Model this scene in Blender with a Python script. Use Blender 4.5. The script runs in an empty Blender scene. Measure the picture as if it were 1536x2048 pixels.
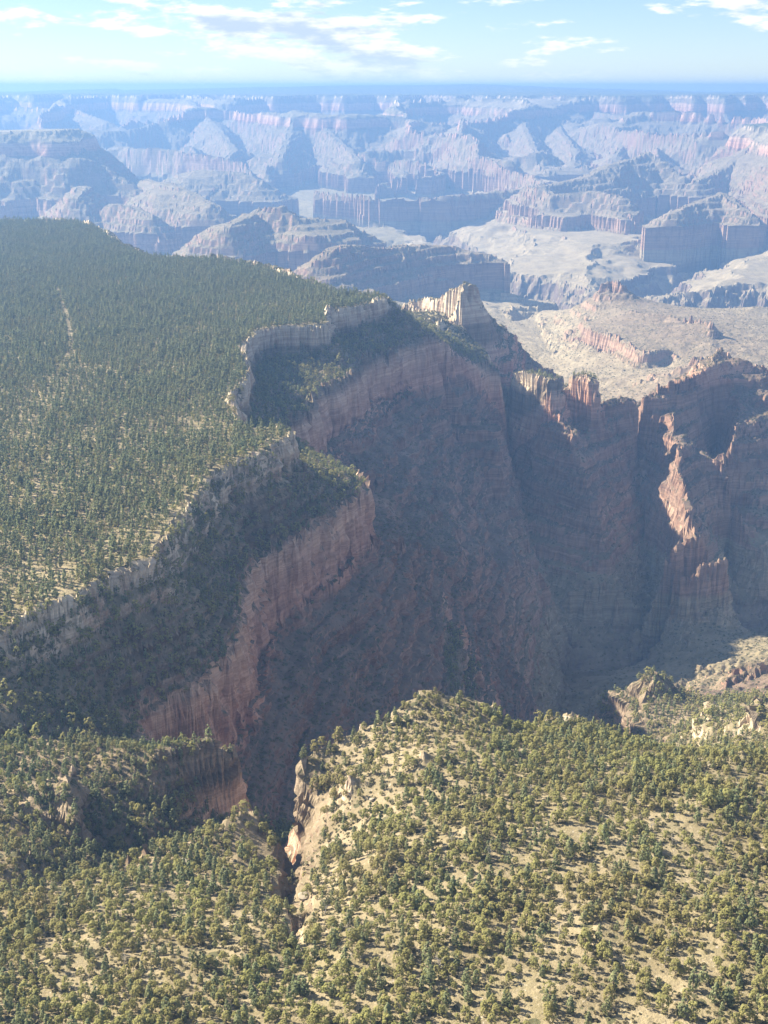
import bpy, bmesh, math, random, time
import numpy as np
T0 = time.time()
random.seed(7)
RNG = np.random.default_rng(11)
sc = bpy.context.scene
col = sc.collection

# ------------------------------------------------------------------ camera, world, sun, exposure
FPX, CU, CV = 2600.0, 768.0, 1024.0           # lens in photograph pixels (1536 x 2048)
PITCH = math.radians(18.1)
CAMZ = 300.0
cam_d = bpy.data.cameras.new('camera')
cam = bpy.data.objects.new('camera', cam_d)
col.objects.link(cam)
cam.location = (0, 0, CAMZ)
cam.rotation_euler = (math.radians(90) - PITCH, 0, 0)
cam_d.sensor_fit = 'VERTICAL'
cam_d.sensor_height = 24.0
cam_d.lens = 24.0 * FPX / 2048.0
cam_d.clip_start = 1.0
cam_d.clip_end = 400000.0
sc.camera = cam

SUN_EL = math.radians(35.5)
SUN_AZ = math.atan2(-0.933, 0.36)               # compass angle from +Y (forward), negative = left
SUN_DIR = (math.sin(SUN_AZ) * math.cos(SUN_EL), math.cos(SUN_AZ) * math.cos(SUN_EL), math.sin(SUN_EL))
sun_d = bpy.data.lights.new('sun', 'SUN')
sun_d.energy = 5.0
sun_d.angle = math.radians(0.53)
sun_d.color = (1.0, 0.89, 0.70)
sun = bpy.data.objects.new('sun', sun_d)
col.objects.link(sun)
from mathutils import Vector
sun.rotation_euler = Vector(SUN_DIR).to_track_quat('Z', 'Y').to_euler()
sun.location = (-3000, 2000, 2500)

world = bpy.data.worlds.new('World')
sc.world = world
world.use_nodes = True
def build_world():
    nt = world.node_tree
    N, L = nt.nodes, nt.links
    N.clear()
    out = N.new('ShaderNodeOutputWorld')
    bg = N.new('ShaderNodeBackground')
    bg.inputs['Strength'].default_value = 0.05
    sky = N.new('ShaderNodeTexSky')
    sky.sky_type = 'NISHITA'
    sky.sun_disc = False
    sky.sun_elevation = SUN_EL
    sky.sun_rotation = SUN_AZ
    sky.altitude = 2200
    sky.air_density = 1.0
    sky.dust_density = 0.35
    sky.ozone_density = 3.0
    # banks of far cumulus: noise over the directions of the sky, flattened towards the horizon
    tc = N.new('ShaderNodeTexCoord')
    def math_(op, a, b=None, clamp=False):
        m = N.new('ShaderNodeMath'); m.operation = op; m.use_clamp = clamp
        for i, v in enumerate((a, b)):
            if v is None: continue
            if isinstance(v, (int, float)): m.inputs[i].default_value = v
            else: L.new(v, m.inputs[i])
        return m.outputs[0]
    def noise(loc, scl, scale, detail, rough):
        mp = N.new('ShaderNodeMapping'); mp.inputs['Location'].default_value = loc; mp.inputs['Scale'].default_value = scl
        L.new(tc.outputs['Generated'], mp.inputs[0])
        n = N.new('ShaderNodeTexNoise')
        n.inputs['Scale'].default_value = scale
        n.inputs['Detail'].default_value = detail
        n.inputs['Roughness'].default_value = rough
        L.new(mp.outputs[0], n.inputs['Vector'])
        return n.outputs['Fac']
    def ramp(v, a, b):
        m = N.new('ShaderNodeMapRange'); m.interpolation_type = 'SMOOTHSTEP'
        m.inputs['From Min'].default_value = a; m.inputs['From Max'].default_value = b
        L.new(v, m.inputs['Value'])
        return m.outputs[0]
    CO = (0.385, 0.0, 0.10)
    up = lambda q: (CO[0] + q * .25, CO[1], CO[2] - q)
    big = noise((CO[0], CO[1], CO[2] * .6), (1, 1, 5.0), 4.2, 2, 0.5)
    fine = noise(CO, (1, 1, 4.2), 21.0, 9, 0.62)
    shade = noise((CO[0] - .003, CO[1], CO[2] + .028), (1, 1, 4.2), 21.0, 9, 0.62)
    d = math_('ADD', math_('MULTIPLY', big, 0.62), math_('MULTIPLY', fine, 0.62))
    dens = ramp(d, 0.615, 0.69)
    d2 = math_('ADD', math_('MULTIPLY', big, 0.62), math_('MULTIPLY', shade, 0.62))
    core = ramp(d2, 0.63, 0.76)
    mixc = N.new('ShaderNodeMix'); mixc.data_type = 'RGBA'
    mixc.inputs[6].default_value = (6.6, 6.6, 6.5, 1)
    mixc.inputs[7].default_value = (3.5, 4.2, 5.1, 1)  # sunlit tops and shaded undersides of the clouds, painted into their colour
    L.new(core, mixc.inputs[0])
    mix = N.new('ShaderNodeMix'); mix.data_type = 'RGBA'
    sepz = N.new('ShaderNodeSeparateXYZ'); L.new(tc.outputs['Generated'], sepz.inputs[0])
    L.new(math_('MULTIPLY', math_('MULTIPLY', dens, 0.92), ramp(sepz.outputs['Z'], -0.012, 0.030)), mix.inputs[0])
    wb = N.new('ShaderNodeMix'); wb.data_type = 'RGBA'; wb.blend_type = 'MULTIPLY'; wb.inputs[0].default_value = 1.0
    wb.inputs[7].default_value = (0.77, 0.79, 0.88, 1)
    L.new(sky.outputs[0], wb.inputs[6]); L.new(wb.outputs[2], mix.inputs[6])
    L.new(mixc.outputs[2], mix.inputs[7])
    L.new(mix.outputs[2], bg.inputs['Color'])
    L.new(bg.outputs[0], out.inputs[0])
build_world()

sc.view_settings.view_transform = 'Standard'
sc.view_settings.look = 'None'
sc.view_settings.gamma = 1.0
sc.view_settings.use_curve_mapping = False
sc.view_settings.exposure = 1.9
sc.render.engine = 'CYCLES'
sc.cycles.use_denoising = True
sc.cycles.max_bounces = 5
sc.cycles.diffuse_bounces = 3
sc.cycles.volume_bounces = 1
sc.cycles.transparent_max_bounces = 4
sc.cycles.caustics_reflective = False
sc.cycles.caustics_refractive = False

# ------------------------------------------------------------------ small maths
F32 = np.float32
_perm = np.random.default_rng(3).permutation(256).astype(np.int32)
_perm = np.concatenate([_perm, _perm, _perm])
_ang = np.random.default_rng(5).uniform(0, 2 * np.pi, 256)
_gx, _gy = np.cos(_ang).astype(F32), np.sin(_ang).astype(F32)
_g3 = np.random.default_rng(6).normal(size=(256, 3)); _g3 /= np.linalg.norm(_g3, axis=1)[:, None]
_g3 = _g3.astype(F32)
def perlin2(x, y, seed=0):
    x = np.asarray(x, F32) + F32(seed * 17.31); y = np.asarray(y, F32) + F32(seed * 9.77)
    xf, yf = np.floor(x), np.floor(y)
    xi, yi = xf.astype(np.int32) & 255, yf.astype(np.int32) & 255
    fx, fy = x - xf, y - yf
    u = fx * fx * fx * (fx * (fx * 6 - 15) + 10); v = fy * fy * fy * (fy * (fy * 6 - 15) + 10)
    a, b = _perm[xi], _perm[xi + 1]
    h00, h10, h01, h11 = _perm[a + yi], _perm[b + yi], _perm[a + yi + 1], _perm[b + yi + 1]
    n00 = _gx[h00] * fx + _gy[h00] * fy
    n10 = _gx[h10] * (fx - 1) + _gy[h10] * fy
    n01 = _gx[h01] * fx + _gy[h01] * (fy - 1)
    n11 = _gx[h11] * (fx - 1) + _gy[h11] * (fy - 1)
    a = n00 + u * (n10 - n00); b = n01 + u * (n11 - n01)
    return (a + v * (b - a)) * F32(1.5)
def perlin3(x, y, z, seed=0):
    x = np.asarray(x, F32) + F32(seed * 7.3); y = np.asarray(y, F32) + F32(seed * 3.1); z = np.asarray(z, F32)
    xf, yf, zf = np.floor(x), np.floor(y), np.floor(z)
    xi, yi, zi = xf.astype(np.int32) & 255, yf.astype(np.int32) & 255, zf.astype(np.int32) & 255
    fx, fy, fz = x - xf, y - yf, z - zf
    u = fx * fx * (3 - 2 * fx); v = fy * fy * (3 - 2 * fy); w = fz * fz * (3 - 2 * fz)
    def g(dx, dy, dz):
        h = _perm[_perm[_perm[xi + dx] + yi + dy] + zi + dz]
        gg = _g3[h]
        return gg[..., 0] * (fx - dx) + gg[..., 1] * (fy - dy) + gg[..., 2] * (fz - dz)
    a = g(0, 0, 0); a = a + u * (g(1, 0, 0) - a)
    b = g(0, 1, 0); b = b + u * (g(1, 1, 0) - b)
    c = g(0, 0, 1); c = c + u * (g(1, 0, 1) - c)
    d = g(0, 1, 1); d = d + u * (g(1, 1, 1) - d)
    a = a + v * (b - a); c = c + v * (d - c)
    return (a + w * (c - a)) * F32(1.5)
def fbm2(x, y, lam, octv=4, gain=0.5, seed=0):
    s = 0; amp = 1.0
    for k in range(octv):
        s = s + amp * perlin2(x / lam, y / lam, seed + k)
        lam *= 0.5; amp *= gain
    return s
def ridged2(x, y, lam, octv=3, gain=0.5, seed=0):
    s = 0; amp = 1.0
    for k in range(octv):
        s = s + amp * (1 - 2 * np.abs(perlin2(x / lam, y / lam, seed + k)))
        lam *= 0.5; amp *= gain
    return s
def sstep(a, b, x):
    t = np.clip((x - a) / (b - a), 0, 1)
    return t * t * (3 - 2 * t)

cp, sp = math.cos(PITCH), math.sin(PITCH)
def ray(u, v):
    a, b = (u - CU) / FPX, (CV - v) / FPX
    return (a, cp + b * sp, -sp + b * cp)
def P(u, v, z):
    """point of the place at height z that the survey of the photograph puts at (u, v)"""
    d = ray(u, v); t = (z - CAMZ) / d[2]
    return (d[0] * t, d[1] * t, float(z))
def Q(u, v, D):
    d = ray(u, v); t = D / d[1]
    return (d[0] * t, D, CAMZ + d[2] * t)
def project(x, y, z):
    dz = z - CAMZ
    depth = y * cp - dz * sp
    return CU + FPX * x / depth, CV - FPX * (y * sp + dz * cp) / depth, depth
def W(x, y, z): return (float(x), float(y), float(z))
def PP(*pts): return [P(*p) for p in pts]

def seg_dist(px, py, pts):
    """distance to a polyline, the z along it at the nearest point, and the signed side"""
    best = np.full(px.shape, 1e9, F32); bz = np.zeros(px.shape, F32)
    for (x0, y0, z0), (x1, y1, z1) in zip(pts[:-1], pts[1:]):
        dx, dy = x1 - x0, y1 - y0
        L2 = dx * dx + dy * dy + 1e-9
        t = np.clip(((px - x0) * dx + (py - y0) * dy) / L2, 0, 1)
        d = np.hypot(px - (x0 + t * dx), py - (y0 + t * dy))
        m = d < best
        best = np.where(m, d, best); bz = np.where(m, z0 + t * (z1 - z0), bz)
    return best, bz
def in_poly(px, py, poly):
    ins = np.zeros(px.shape, bool)
    n = len(poly)
    for i in range(n):
        x0, y0 = poly[i][:2]; x1, y1 = poly[(i + 1) % n][:2]
        if y0 == y1: continue
        c = ((y0 > py) != (y1 > py)) & (px < (x1 - x0) * (py - y0) / (y1 - y0) + x0)
        ins ^= c
    return ins
def dense(pts, step):
    out = []
    for a, b in zip(pts[:-1], pts[1:]):
        n = max(1, int(math.hypot(b[0] - a[0], b[1] - a[1]) / step))
        for i in range(n):
            t = i / n
            out.append(tuple(a[k] + t * (b[k] - a[k]) for k in range(3)))
    out.append(tuple(pts[-1]))
    return out

# ------------------------------------------------------------------ far canyon: strata profile round ridge lines
_zz = np.linspace(20, -440, 921)
def _slope(z):
    if z > -4: return 0.10
    if z > -26: return 2.6
    if z > -70: return 0.62
    if z > -128: return 3.0
    if z > -165: return 0.55
    if z > -300:
        return 2.4 if ((-z) % 27) < 11 else 0.52
    if z > -312: return 0.30
    if z > -390: return 4.5
    if z > -425: return 0.36
    return 0.13
_X = np.concatenate([[0], np.cumsum([(_zz[i] - _zz[i + 1]) / _slope(_zz[i]) for i in range(len(_zz) - 1)])])
def z_to_x(z): return np.interp(-np.asarray(z), -_zz, _X)
def x_to_z(x): return np.interp(x, _X, _zz, right=-440)
def tilt(y): return 232.0 * sstep(5600, 12600, y)

FAR = []      # ridge lines: (points, spread, half-width of the top, lift of the layers)
def ridge(pts, spread=1.0, core=14, lift=0): FAR.append((pts, spread, core, lift))
ridge([Q(-330, 266, 6900), Q(0, 262, 6900), Q(70, 260, 6900)], 0.7, 170, 92)
ridge([Q(90, 262, 6900), Q(126, 270, 6850), Q(160, 292, 6800), Q(205, 332, 6700), Q(290, 386, 6550)], 0.5, 14, 92)
ridge([Q(-100, 205, 12500), Q(60, 215, 12000), Q(150, 218, 11500), Q(215, 245, 10500)], 0.9)
ridge([Q(165, 372, 6200), Q(150, 395, 5900)], 0.55)
ridge([Q(225, 408, 5900), Q(262, 412, 5850), Q(300, 430, 5700)], 0.6)
ridge([Q(287, 360, 6900), Q(330, 366, 6500), Q(365, 376, 6300), Q(425, 408, 6000)], 0.62)
ridge([Q(372, 345, 7600), Q(400, 339, 7500), Q(485, 345, 7400), Q(520, 362, 7300)], 0.75)
ridge([Q(520, 418, 5300), Q(560, 414, 5250), Q(592, 436, 5200), Q(690, 440, 5300), Q(720, 462, 5300)], 0.6)
ridge([Q(500, 428, 5200), Q(455, 452, 4950)], 0.5)
ridge([Q(625, 503, 4150), Q(655, 495, 4200), Q(690, 490, 4350), Q(770, 497, 4500), Q(850, 489, 4650), Q(905, 494, 4700), Q(985, 512, 4700), Q(1015, 530, 4650)], 0.55)
ridge([Q(640, 515, 4100), Q(670, 540, 3900), Q(710, 570, 3720)], 0.6)
ridge([Q(590, 219, 10200), Q(580, 262, 9600), Q(560, 318, 8600)], 0.6)
ridge([Q(590, 219, 10200), Q(640, 250, 9900), Q(700, 300, 9000), Q(715, 322, 8500)], 0.55)
ridge([Q(268, 199, 12600), Q(320, 197, 12300), Q(375, 199, 12000), Q(405, 225, 11000), Q(440, 262, 9800)], 0.9)
ridge([Q(440, 262, 9800), Q(470, 300, 9000), Q(440, 330, 8300)], 0.5)
ridge([Q(800, 205, 12600), Q(760, 235, 11400), Q(745, 290, 9800), Q(720, 345, 8300)], 0.7)
ridge([Q(870, 215, 12000), Q(850, 265, 10500), Q(820, 300, 9600), Q(800, 350, 8400)], 0.6)
ridge([Q(955, 203, 12200), Q(1015, 208, 11800), Q(1045, 245, 10600), Q(1065, 290, 9600), Q(1085, 335, 8600)], 0.7)
ridge([Q(925, 236, 9900), Q(915, 290, 8900), Q(960, 312, 8500), Q(1020, 322, 8300)], 0.55)
ridge([Q(1110, 220, 11800), Q(1120, 260, 10600), Q(1150, 300, 9500), Q(1142, 340, 8600)], 0.6)
ridge([Q(1180, 222, 11800), Q(1245, 232, 11400), Q(1262, 262, 10500), Q(1225, 318, 8900)], 0.6)
ridge([Q(1285, 306, 7700), Q(1300, 304, 7650), Q(1262, 318, 7500), Q(1215, 330, 7300), Q(1175, 352, 7100), Q(1085, 372, 6800)], 0.55)
ridge([Q(1300, 304, 7650), Q(1335, 332, 7500), Q(1362, 352, 7400)], 0.5)
ridge([Q(1390, 235, 11200), Q(1370, 290, 9600), Q(1350, 312, 9200)], 0.6)
ridge([Q(1620, 235, 8500), Q(1540, 246, 8300), Q(1500, 292, 8000), Q(1455, 330, 7700), Q(1392, 362, 7300)], 0.6)
ridge([Q(1540, 246, 8300), Q(1560, 330, 7200), Q(1600, 400, 6300)], 0.5)
ridge([Q(1445, 386, 6300), Q(1400, 402, 6150), Q(1345, 424, 5950)], 0.5)
ridge([Q(1445, 386, 6300), Q(1500, 428, 6000)], 0.45)
ridge([Q(1060, 372, 7000), Q(1105, 388, 6700), Q(1190, 382, 6700), Q(1240, 392, 6600)], 0.5)
RIVER = [W(-3600, 9000, -640), W(-1500, 7600, -640), W(-200, 6300, -640), W(250, 5500, -640), W(560, 5150, -640), W(860, 4820, -640), W(1200, 4800, -640), W(1700, 5050, -640), W(3200, 5400, -640)]
TRIBS = [
    [W(250, 5500, -600), W(330, 6200, -560), W(200, 7000, -500), W(420, 8200, -450)],
    [W(860, 4820, -600), W(1250, 5600, -560), W(1650, 6300, -520), W(1500, 7200, -470), W(1900, 8200, -450)],
    [W(-200, 6300, -600), W(-900, 6200, -540), W(-1500, 5600, -480)],
    [W(250, 5500, -600), W(40, 5000, -540), W(-260, 4700, -470)],
    [W(560, 5150, -600), W(620, 4650, -540), W(520, 4350, -480), W(440, 4100, -440)],
    [W(1200, 4800, -600), W(1220, 4300, -540), W(1050, 3900, -500), W(900, 3300, -520), W(820, 2700, -500)],
]
def rim_y(x):   # where the far plateau breaks off
    return 12300 + 900 * perlin2(x / 1500., x * 0 + .3, 21) + 700 * perlin2(x / 620., x * 0 + .7, 22) + 350 * perlin2(x / 260., x * 0 + .2, 23) \
        - 0.10 * x + 900 * sstep(-1500, -4500, x)
SKY_U = [-900, 0, 230, 246, 480, 700, 950, 1200, 1455, 1490, 1536, 2400]
SKY_V = [186, 183, 177, 180, 175, 171, 170, 177, 184, 191, 193, 196]
def far_height(x, y):
    x = np.asarray(x, F32); y = np.asarray(y, F32)
    wx = 130 * fbm2(x, y, 900, 2, 0.5, 31) + 52 * fbm2(x, y, 300, 2, 0.5, 33) + 7 * fbm2(x, y, 70, 2, 0.5, 35)
    wy = 130 * fbm2(x, y, 900, 2, 0.5, 41) + 52 * fbm2(x, y, 300, 2, 0.5, 43) + 7 * fbm2(x, y, 70, 2, 0.5, 45)
    gul = ridged2(x, y, 420, 3, 0.45, 51)
    e = np.full(x.shape, 1e6, F32)
    tl = tilt(y)
    zl = np.full(x.shape, -1e4, F32)
    for pts, spread, core, lift in FAR:
        xs = [p[0] for p in pts]; ys = [p[1] for p in pts]
        m = (x > min(xs) - 1700) & (x < max(xs) + 1700) & (y > min(ys) - 1700) & (y < max(ys) + 1700)
        if not m.any(): continue
        # crest lines keep their place: irregularity grows away from the line
        d0, _ = seg_dist(x[m], y[m], pts)
        k = sstep(0, 220, d0) * .8
        d, zc = seg_dist(x[m] + wx[m] * k, y[m] + wy[m] * k, pts)
        zc = np.minimum(zc - tilt(y[m]) - lift, 8)
        ee = z_to_x(zc) + np.maximum(d - core, 0) / (0.85 + 0.75 * spread) * (1 + 0.24 * gul[m])
        if lift: zl[m] = np.maximum(zl[m], x_to_z(ee) + tl[m] + lift)
        else: e[m] = np.minimum(e[m], ee)
    # far plateau and its promontories
    dr = rim_y(x + wx * .6) - (y + wy * .6)
    dpos = np.maximum(dr, 0)
    en = z_to_x(0.0) + dpos * .8 * (1 + 0.3 * gul)
    e = np.minimum(e, np.where(y > 8200, en, 1e6))
    X, Y = x + wx, y + wy
    net = np.abs(perlin2(X / 1700., Y / 2300., 63)) * 1900
    net = np.minimum(net, np.abs(perlin2(X / 900., Y / 1050., 64)) * 900 + 190)
    zcap = np.interp(y, [4300, 6000, 7500, 9000, 11000, 12500], [-410, -385, -270, -130, -35, -6]) + 85 * perlin2(x / 1300., y / 1300., 66) + 25 * perlin2(x / 420., y / 420., 67)
    eg = z_to_x(np.minimum(zcap, -4)) + np.maximum(net - 10, 0) * .62 * (1 + .25 * gul)
    e = np.minimum(e, np.where((y > 4600) & ~((x < -250 - .06 * (y - 5000)) & (y < 7900)), eg, 1e6))
    z = np.maximum(x_to_z(e) + tl, np.where(zl > -330, zl, -1e4))
    # apron of debris and the rolling platform at the feet
    apron = -440 + 190 * np.exp(-np.maximum(e - z_to_x(-385), 0) / 330.) * (.55 + .30 * gul)
    roll = 26 * fbm2(x, y, 700, 2, 0.5, 71) + 11 * ridged2(x, y, 230, 3, .5, 73)
    z = np.where(z < -370 + tl, np.maximum(z, np.minimum(apron + roll, -372) + tl * .8), z)
    # rising ground behind the far rim, up to the skyline
    u = CU + FPX * x / (y * cp + 60)
    zs = CAMZ + (174 - np.interp(u, SKY_U, SKY_V)) / FPX * 19000. * 1.10
    back = np.maximum(-dr, 0)
    zb = 229 + (zs - 229) * sstep(0, 7500, back) + 10 * perlin2(x / 1500., y / 1500., 5)
    z = np.where(dr < 0, np.maximum(z, zb), z)
    # inner gorge
    gw = 70 * perlin2(x / 420., y / 420., 81) + 46 * perlin2(x / 150., y / 150., 82) + 20 * perlin2(x / 60., y / 60., 85)
    gw2 = 70 * perlin2(x / 420., y / 420., 83) + 46 * perlin2(x / 150., y / 150., 84) + 20 * perlin2(x / 60., y / 60., 86)
    dg, _ = seg_dist(x + gw, y + gw2, RIVER)
    g = np.interp(dg, [0, 12, 100, 215, 228, 246, 500, 900], [-650, -648, -575, -482, -478, -446, -415, -360])
    g = g + np.where(dg < 228, 16 * ridged2(x, y, 90, 3, .6, 87), 0)
    inner = (z < -330 + tl)
    z = np.where(inner, np.minimum(z, g + tl * .5), z)
    for tr in TRIBS:
        xs = [p[0] for p in tr]; ys = [p[1] for p in tr]
        m = (x > min(xs) - 600) & (x < max(xs) + 600) & (y > min(ys) - 600) & (y < max(ys) + 600)
        if not m.any(): continue
        dt, zt = seg_dist(x[m] + gw[m] * 1.2, y[m] + gw2[m] * 1.2, tr)
        zz = zt + np.interp(dt, [0, 8, 70, 92, 102, 300, 600], [0, 2, 62, 76, 104, 150, 300])
        z[m] = np.where(z[m] < -300 + tl[m], np.minimum(z[m], zz), z[m])
    return z

# ------------------------------------------------------------------ near canyon: survey lines, then a membrane between them
NX0, NX1, NY0, NY1, CELL = -1500.0, 1500.0, 150.0, 4300.0, 6.0
nx, ny = int((NX1 - NX0) / CELL) + 1, int((NY1 - NY0) / CELL) + 1
cz = np.zeros((ny, nx), np.float64); cw = np.zeros((ny, nx), np.float64)
def stamp(pts, w=1.0):
    for (x, y, z) in dense(pts, 2.0):
        i, j = int(round((x - NX0) / CELL)), int(round((y - NY0) / CELL))
        if 0 <= i < nx and 0 <= j < ny:
            cz[j, i] += w * z; cw[j, i] += w
def offset(pts, dist):
    """the line moved to its right-hand side (direction of travel)"""
    out = []
    pts = dense(pts, 8.0)
    for i, p in enumerate(pts):
        a, b = pts[max(0, i - 2)], pts[min(len(pts) - 1, i + 2)]
        dx, dy = b[0] - a[0], b[1] - a[1]
        l = math.hypot(dx, dy) + 1e-9
        out.append((p[0] + dy / l * dist, p[1] - dx / l * dist, p[2]))
    return out
CLIFFS = []
def cliff(pts, drop, run=12.0, side=1):
    stamp(pts)
    b = [(x, y, z - drop) for x, y, z in offset(pts, side * run)]
    CLIFFS.append((pts, b))
BASES = CLIFFS

RIM_FRONT = [W(-1500, 520, 6), W(-700, 610, 4), W(-420, 655, 2)] + PP((-120, 1290, 0), (0, 1255, 0), (80, 1212, 0), (150, 1188, 0), (230, 1142, 0), (300, 1122, 0),
    (325, 1062, 0), (400, 978, 0), (440, 936, 0), (545, 893, 0), (588, 866, -2), (560, 853, 0), (472, 850, 0), (455, 805, 0), (498, 742, 0),
    (478, 702, 0), (508, 662, 0), (560, 652, 0), (655, 648, 0), (645, 622, 0), (720, 612, 0), (768, 596, -2))
RIM_BACK = PP((768, 596, -2), (745, 592, 0), (690, 588, 0), (640, 578, 0), (580, 558, 0), (540, 540, 0), (450, 524, 0), (290, 514, 0)) + \
    PP((262, 506, -6), (225, 482, 0), (200, 462, 0), (150, 444, 2), (100, 441, 4), (0, 441, 6), (-200, 446, 6)) + [W(-1500, 3150, 6)]
cliff(RIM_FRONT[:13], 15, 9)
cliff(RIM_FRONT[12:], 38, 10)
cliff(RIM_BACK, 12, 22)
PLATEAU_POLY = [p[:2] for p in RIM_FRONT + RIM_BACK[1:]]
for dx in np.arange(-1480, 0, 40.):     # the plateau itself is nearly level
    for dy in np.arange(400, 3200, 40.):
        if in_poly(np.array([dx]), np.array([dy]), PLATEAU_POLY)[0]:
            stamp([W(dx, dy, 1.5 * math.sin(dx * .011) + 1.5 * math.sin(dy * .009 + 1)), W(dx + 1, dy, 0.)], 1)
BACKLOW = [(x, y, -300.0) for x, y, z in offset(RIM_BACK, 330)]
stamp(BACKLOW[6:])
R2A = PP((300, 1420, -72), (400, 1378, -70), (468, 1290, -70), (482, 1200, -70), (512, 1122, -72), (622, 1060, -72), (700, 1000, -73), (748, 970, -76))
R2B = [R2A[-1], W(-48, 1285, -72), W(-88, 1345, -68), W(-112, 1420, -62)] + PP((600, 835, -60), (648, 778, -60), (700, 752, -60), (742, 718, -60), (800, 696, -60), (868, 688, -68))
cliff(R2A, 58, 12)
cliff(R2B, 66, 12)
C1 = PP((770, 598, -4), (803, 636, -35), (850, 674, -60), (868, 688, -68), (900, 706, -92), (936, 729, -115), (975, 737, -135), (995, 753, -150))
stamp(C1[:4])
cliff(C1[3:], 52, 12)
# butte
C2 = PP((935, 561, -32), (916, 600, -58), (911, 645, -88), (936, 662, -98), (954, 690, -122), (978, 725, -140), (995, 753, -150))
stamp(C2)
stamp([Q(880, 594, 2395), Q(935, 561, 2350), Q(951, 578, 2360), Q(958, 603, 2380)])
stamp([Q(935, 561, 2350), Q(900, 580, 2390), Q(873, 598, 2440), Q(868, 605, 2480), Q(840, 607, 2560), Q(815, 611, 2600)])
L1 = [Q(803, 644, 2160), Q(804, 628, 2360), Q(815, 611, 2580)]
stamp(L1)
C3 = PP((958, 603, -75), (985, 642, -130), (1040, 691, -200), (1096, 741, -268), (1125, 758, -300))
cliff([C2[0], Q(951, 578, 2352), C3[0]], 34, 16, 1)
stamp(C3)
stamp([Q(815, 648, 2090), Q(848, 664, 2040), Q(880, 676, 2060), Q(915, 690, 2090)])
stamp([Q(815, 636, 2240), Q(850, 646, 2180), Q(885, 652, 2180)])
stamp([Q(820, 622, 2410), Q(850, 626, 2360), Q(890, 622, 2310)])
stamp([W(-40, 2150, -150), W(-60, 2500, -260)])
stamp([W(250, 3050, -340), W(420, 3050, -385), W(350, 3450, -400)])
# gullies and spurs of the shaded side canyon
stamp(PP((1003, 785, -215), (1012, 880, -272), (1052, 1050, -345), (1120, 1222, -432)))
stamp(PP((885, 822, -172), (932, 920, -235), (1000, 1040, -305), (1052, 1130, -365), (1120, 1228, -432)))
stamp(PP((990, 826, -178), (1000, 950, -250), (1062, 1090, -345)))
stamp(PP((750, 1104, -138), (870, 1110, -205), (1000, 1132, -285), (1085, 1152, -345), (1132, 1300, -468)))
stamp(PP((660, 900, -130), (760, 960, -165), (860, 1050, -215)))
# pinnacle ridge
SPIRE_A = [Q(1015, 770, 2165), Q(1035, 752, 2140), Q(1056, 741, 2112), Q(1085, 748, 2076), Q(1112, 758, 2045)]
SPIRE_B = [Q(1133, 762, 2095), Q(1146, 748, 2084), Q(1168, 745, 2066), Q(1186, 755, 2052), Q(1196, 776, 2044)]
for s in (SPIRE_A, SPIRE_B):
    for q in (9, -9, 4, -4): stamp([(x, y, z - 2) for x, y, z in offset(s, q)])
    stamp(s)
    CLIFFS.append((s, [(x, y, z - 86) for x, y, z in offset(s, 25)]))
    CLIFFS.append((s, [(x, y, z - 62) for x, y, z in offset(s, -25)]))
stamp([Q(1122, 830, 2055), Q(1123, 820, 2080)])
stamp([Q(1003, 815, 2130), Q(1003, 820, 2150)])
RID = PP((1204, 802, -188), (1232, 797, -189), (1262, 793, -188), (1300, 785, -186), (1322, 776, -184), (1345, 778, -185), (1385, 765, -182), (1408, 740, -172), (1440, 698, -155),
         (1466, 706, -160), (1500, 736, -188), (1545, 752, -205), (1640, 775, -222), (1800, 790, -232))
cliff(RID[:7], 12, 8)
stamp(RID[6:])
stamp([W(195, 2400, -112), W(232, 2330, -190), W(238, 2262, -252)])
stamp([W(238, 2262, -252), W(330, 2330, -300), W(460, 2430, -312), W(640, 2560, -300)])
stamp([W(330, 2330, -300), W(400, 2600, -350), W(420, 2850, -380)])
stamp([(x, y, z - 62) for x, y, z in offset(RID[:8], -85)])
stamp([(x, y, z - 60) for x, y, z in offset(RID[8:], -80)])
stamp(PP((1080, 850, -212), (1140, 872, -222), (1160, 930, -252), (1186, 1000, -290), (1200, 1060, -326), (1232, 1182, -406)))
stamp(PP((1342, 812, -212), (1352, 880, -244), (1362, 975, -276), (1390, 1080, -316)))
stamp(PP((1345, 1090, -320), (1440, 1085, -324)))
cliff(PP((1338, 1110, -328), (1366, 1160, -354), (1448, 1108, -332)), 66, 14)
stamp(PP((1262, 852, -258), (1282, 1000, -345), (1302, 1150, -425), (1292, 1282, -476)))
stamp(PP((1484, 802, -225), (1442, 940, -284), (1502, 1080, -380), (1545, 1150, -420)))
stamp(PP((1430, 900, -318), (1442, 1020, -376), (1460, 1130, -425), (1462, 1232, -474)))
cliff(PP((1140, 1195, -408), (1200, 1190, -405), (1260, 1200, -415), (1310, 1230, -430)), 42, 12)
FLOOR = [W(-65, 724, -150), W(0, 805, -232), W(75, 885, -295), W(135, 1000, -345), W(190, 1200, -405), W(222, 1450, -452)] + \
    PP((1132, 1332, -478), (1252, 1342, -481), (1402, 1292, -482), (1482, 1262, -485), (1620, 1235, -490)) + [W(1500, 2000, -500)]
stamp(FLOOR)
stamp(PP((1445, 1372, -345), (1536, 1345, -340)))
stamp(PP((1470, 1425, -205), (1536, 1412, -200), (1620, 1405, -195)))
cliff(PP((1392, 1452, -178), (1420, 1420, -178), (1450, 1428, -170), (1480, 1462, -150)), 26, 9, -1)
cliff(PP((1500, 1440, -130), (1520, 1406, -128), (1545, 1392, -126), (1600, 1394, -120)), 26, 8, -1)
stamp(PP((1470, 1290, -462), (1530, 1278, -458), (1640, 1270, -455)))
stamp(PP((1303, 1357, -222), (1296, 1400, -232), (1285, 1440, -240), (1255, 1460, -250)))
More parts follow.
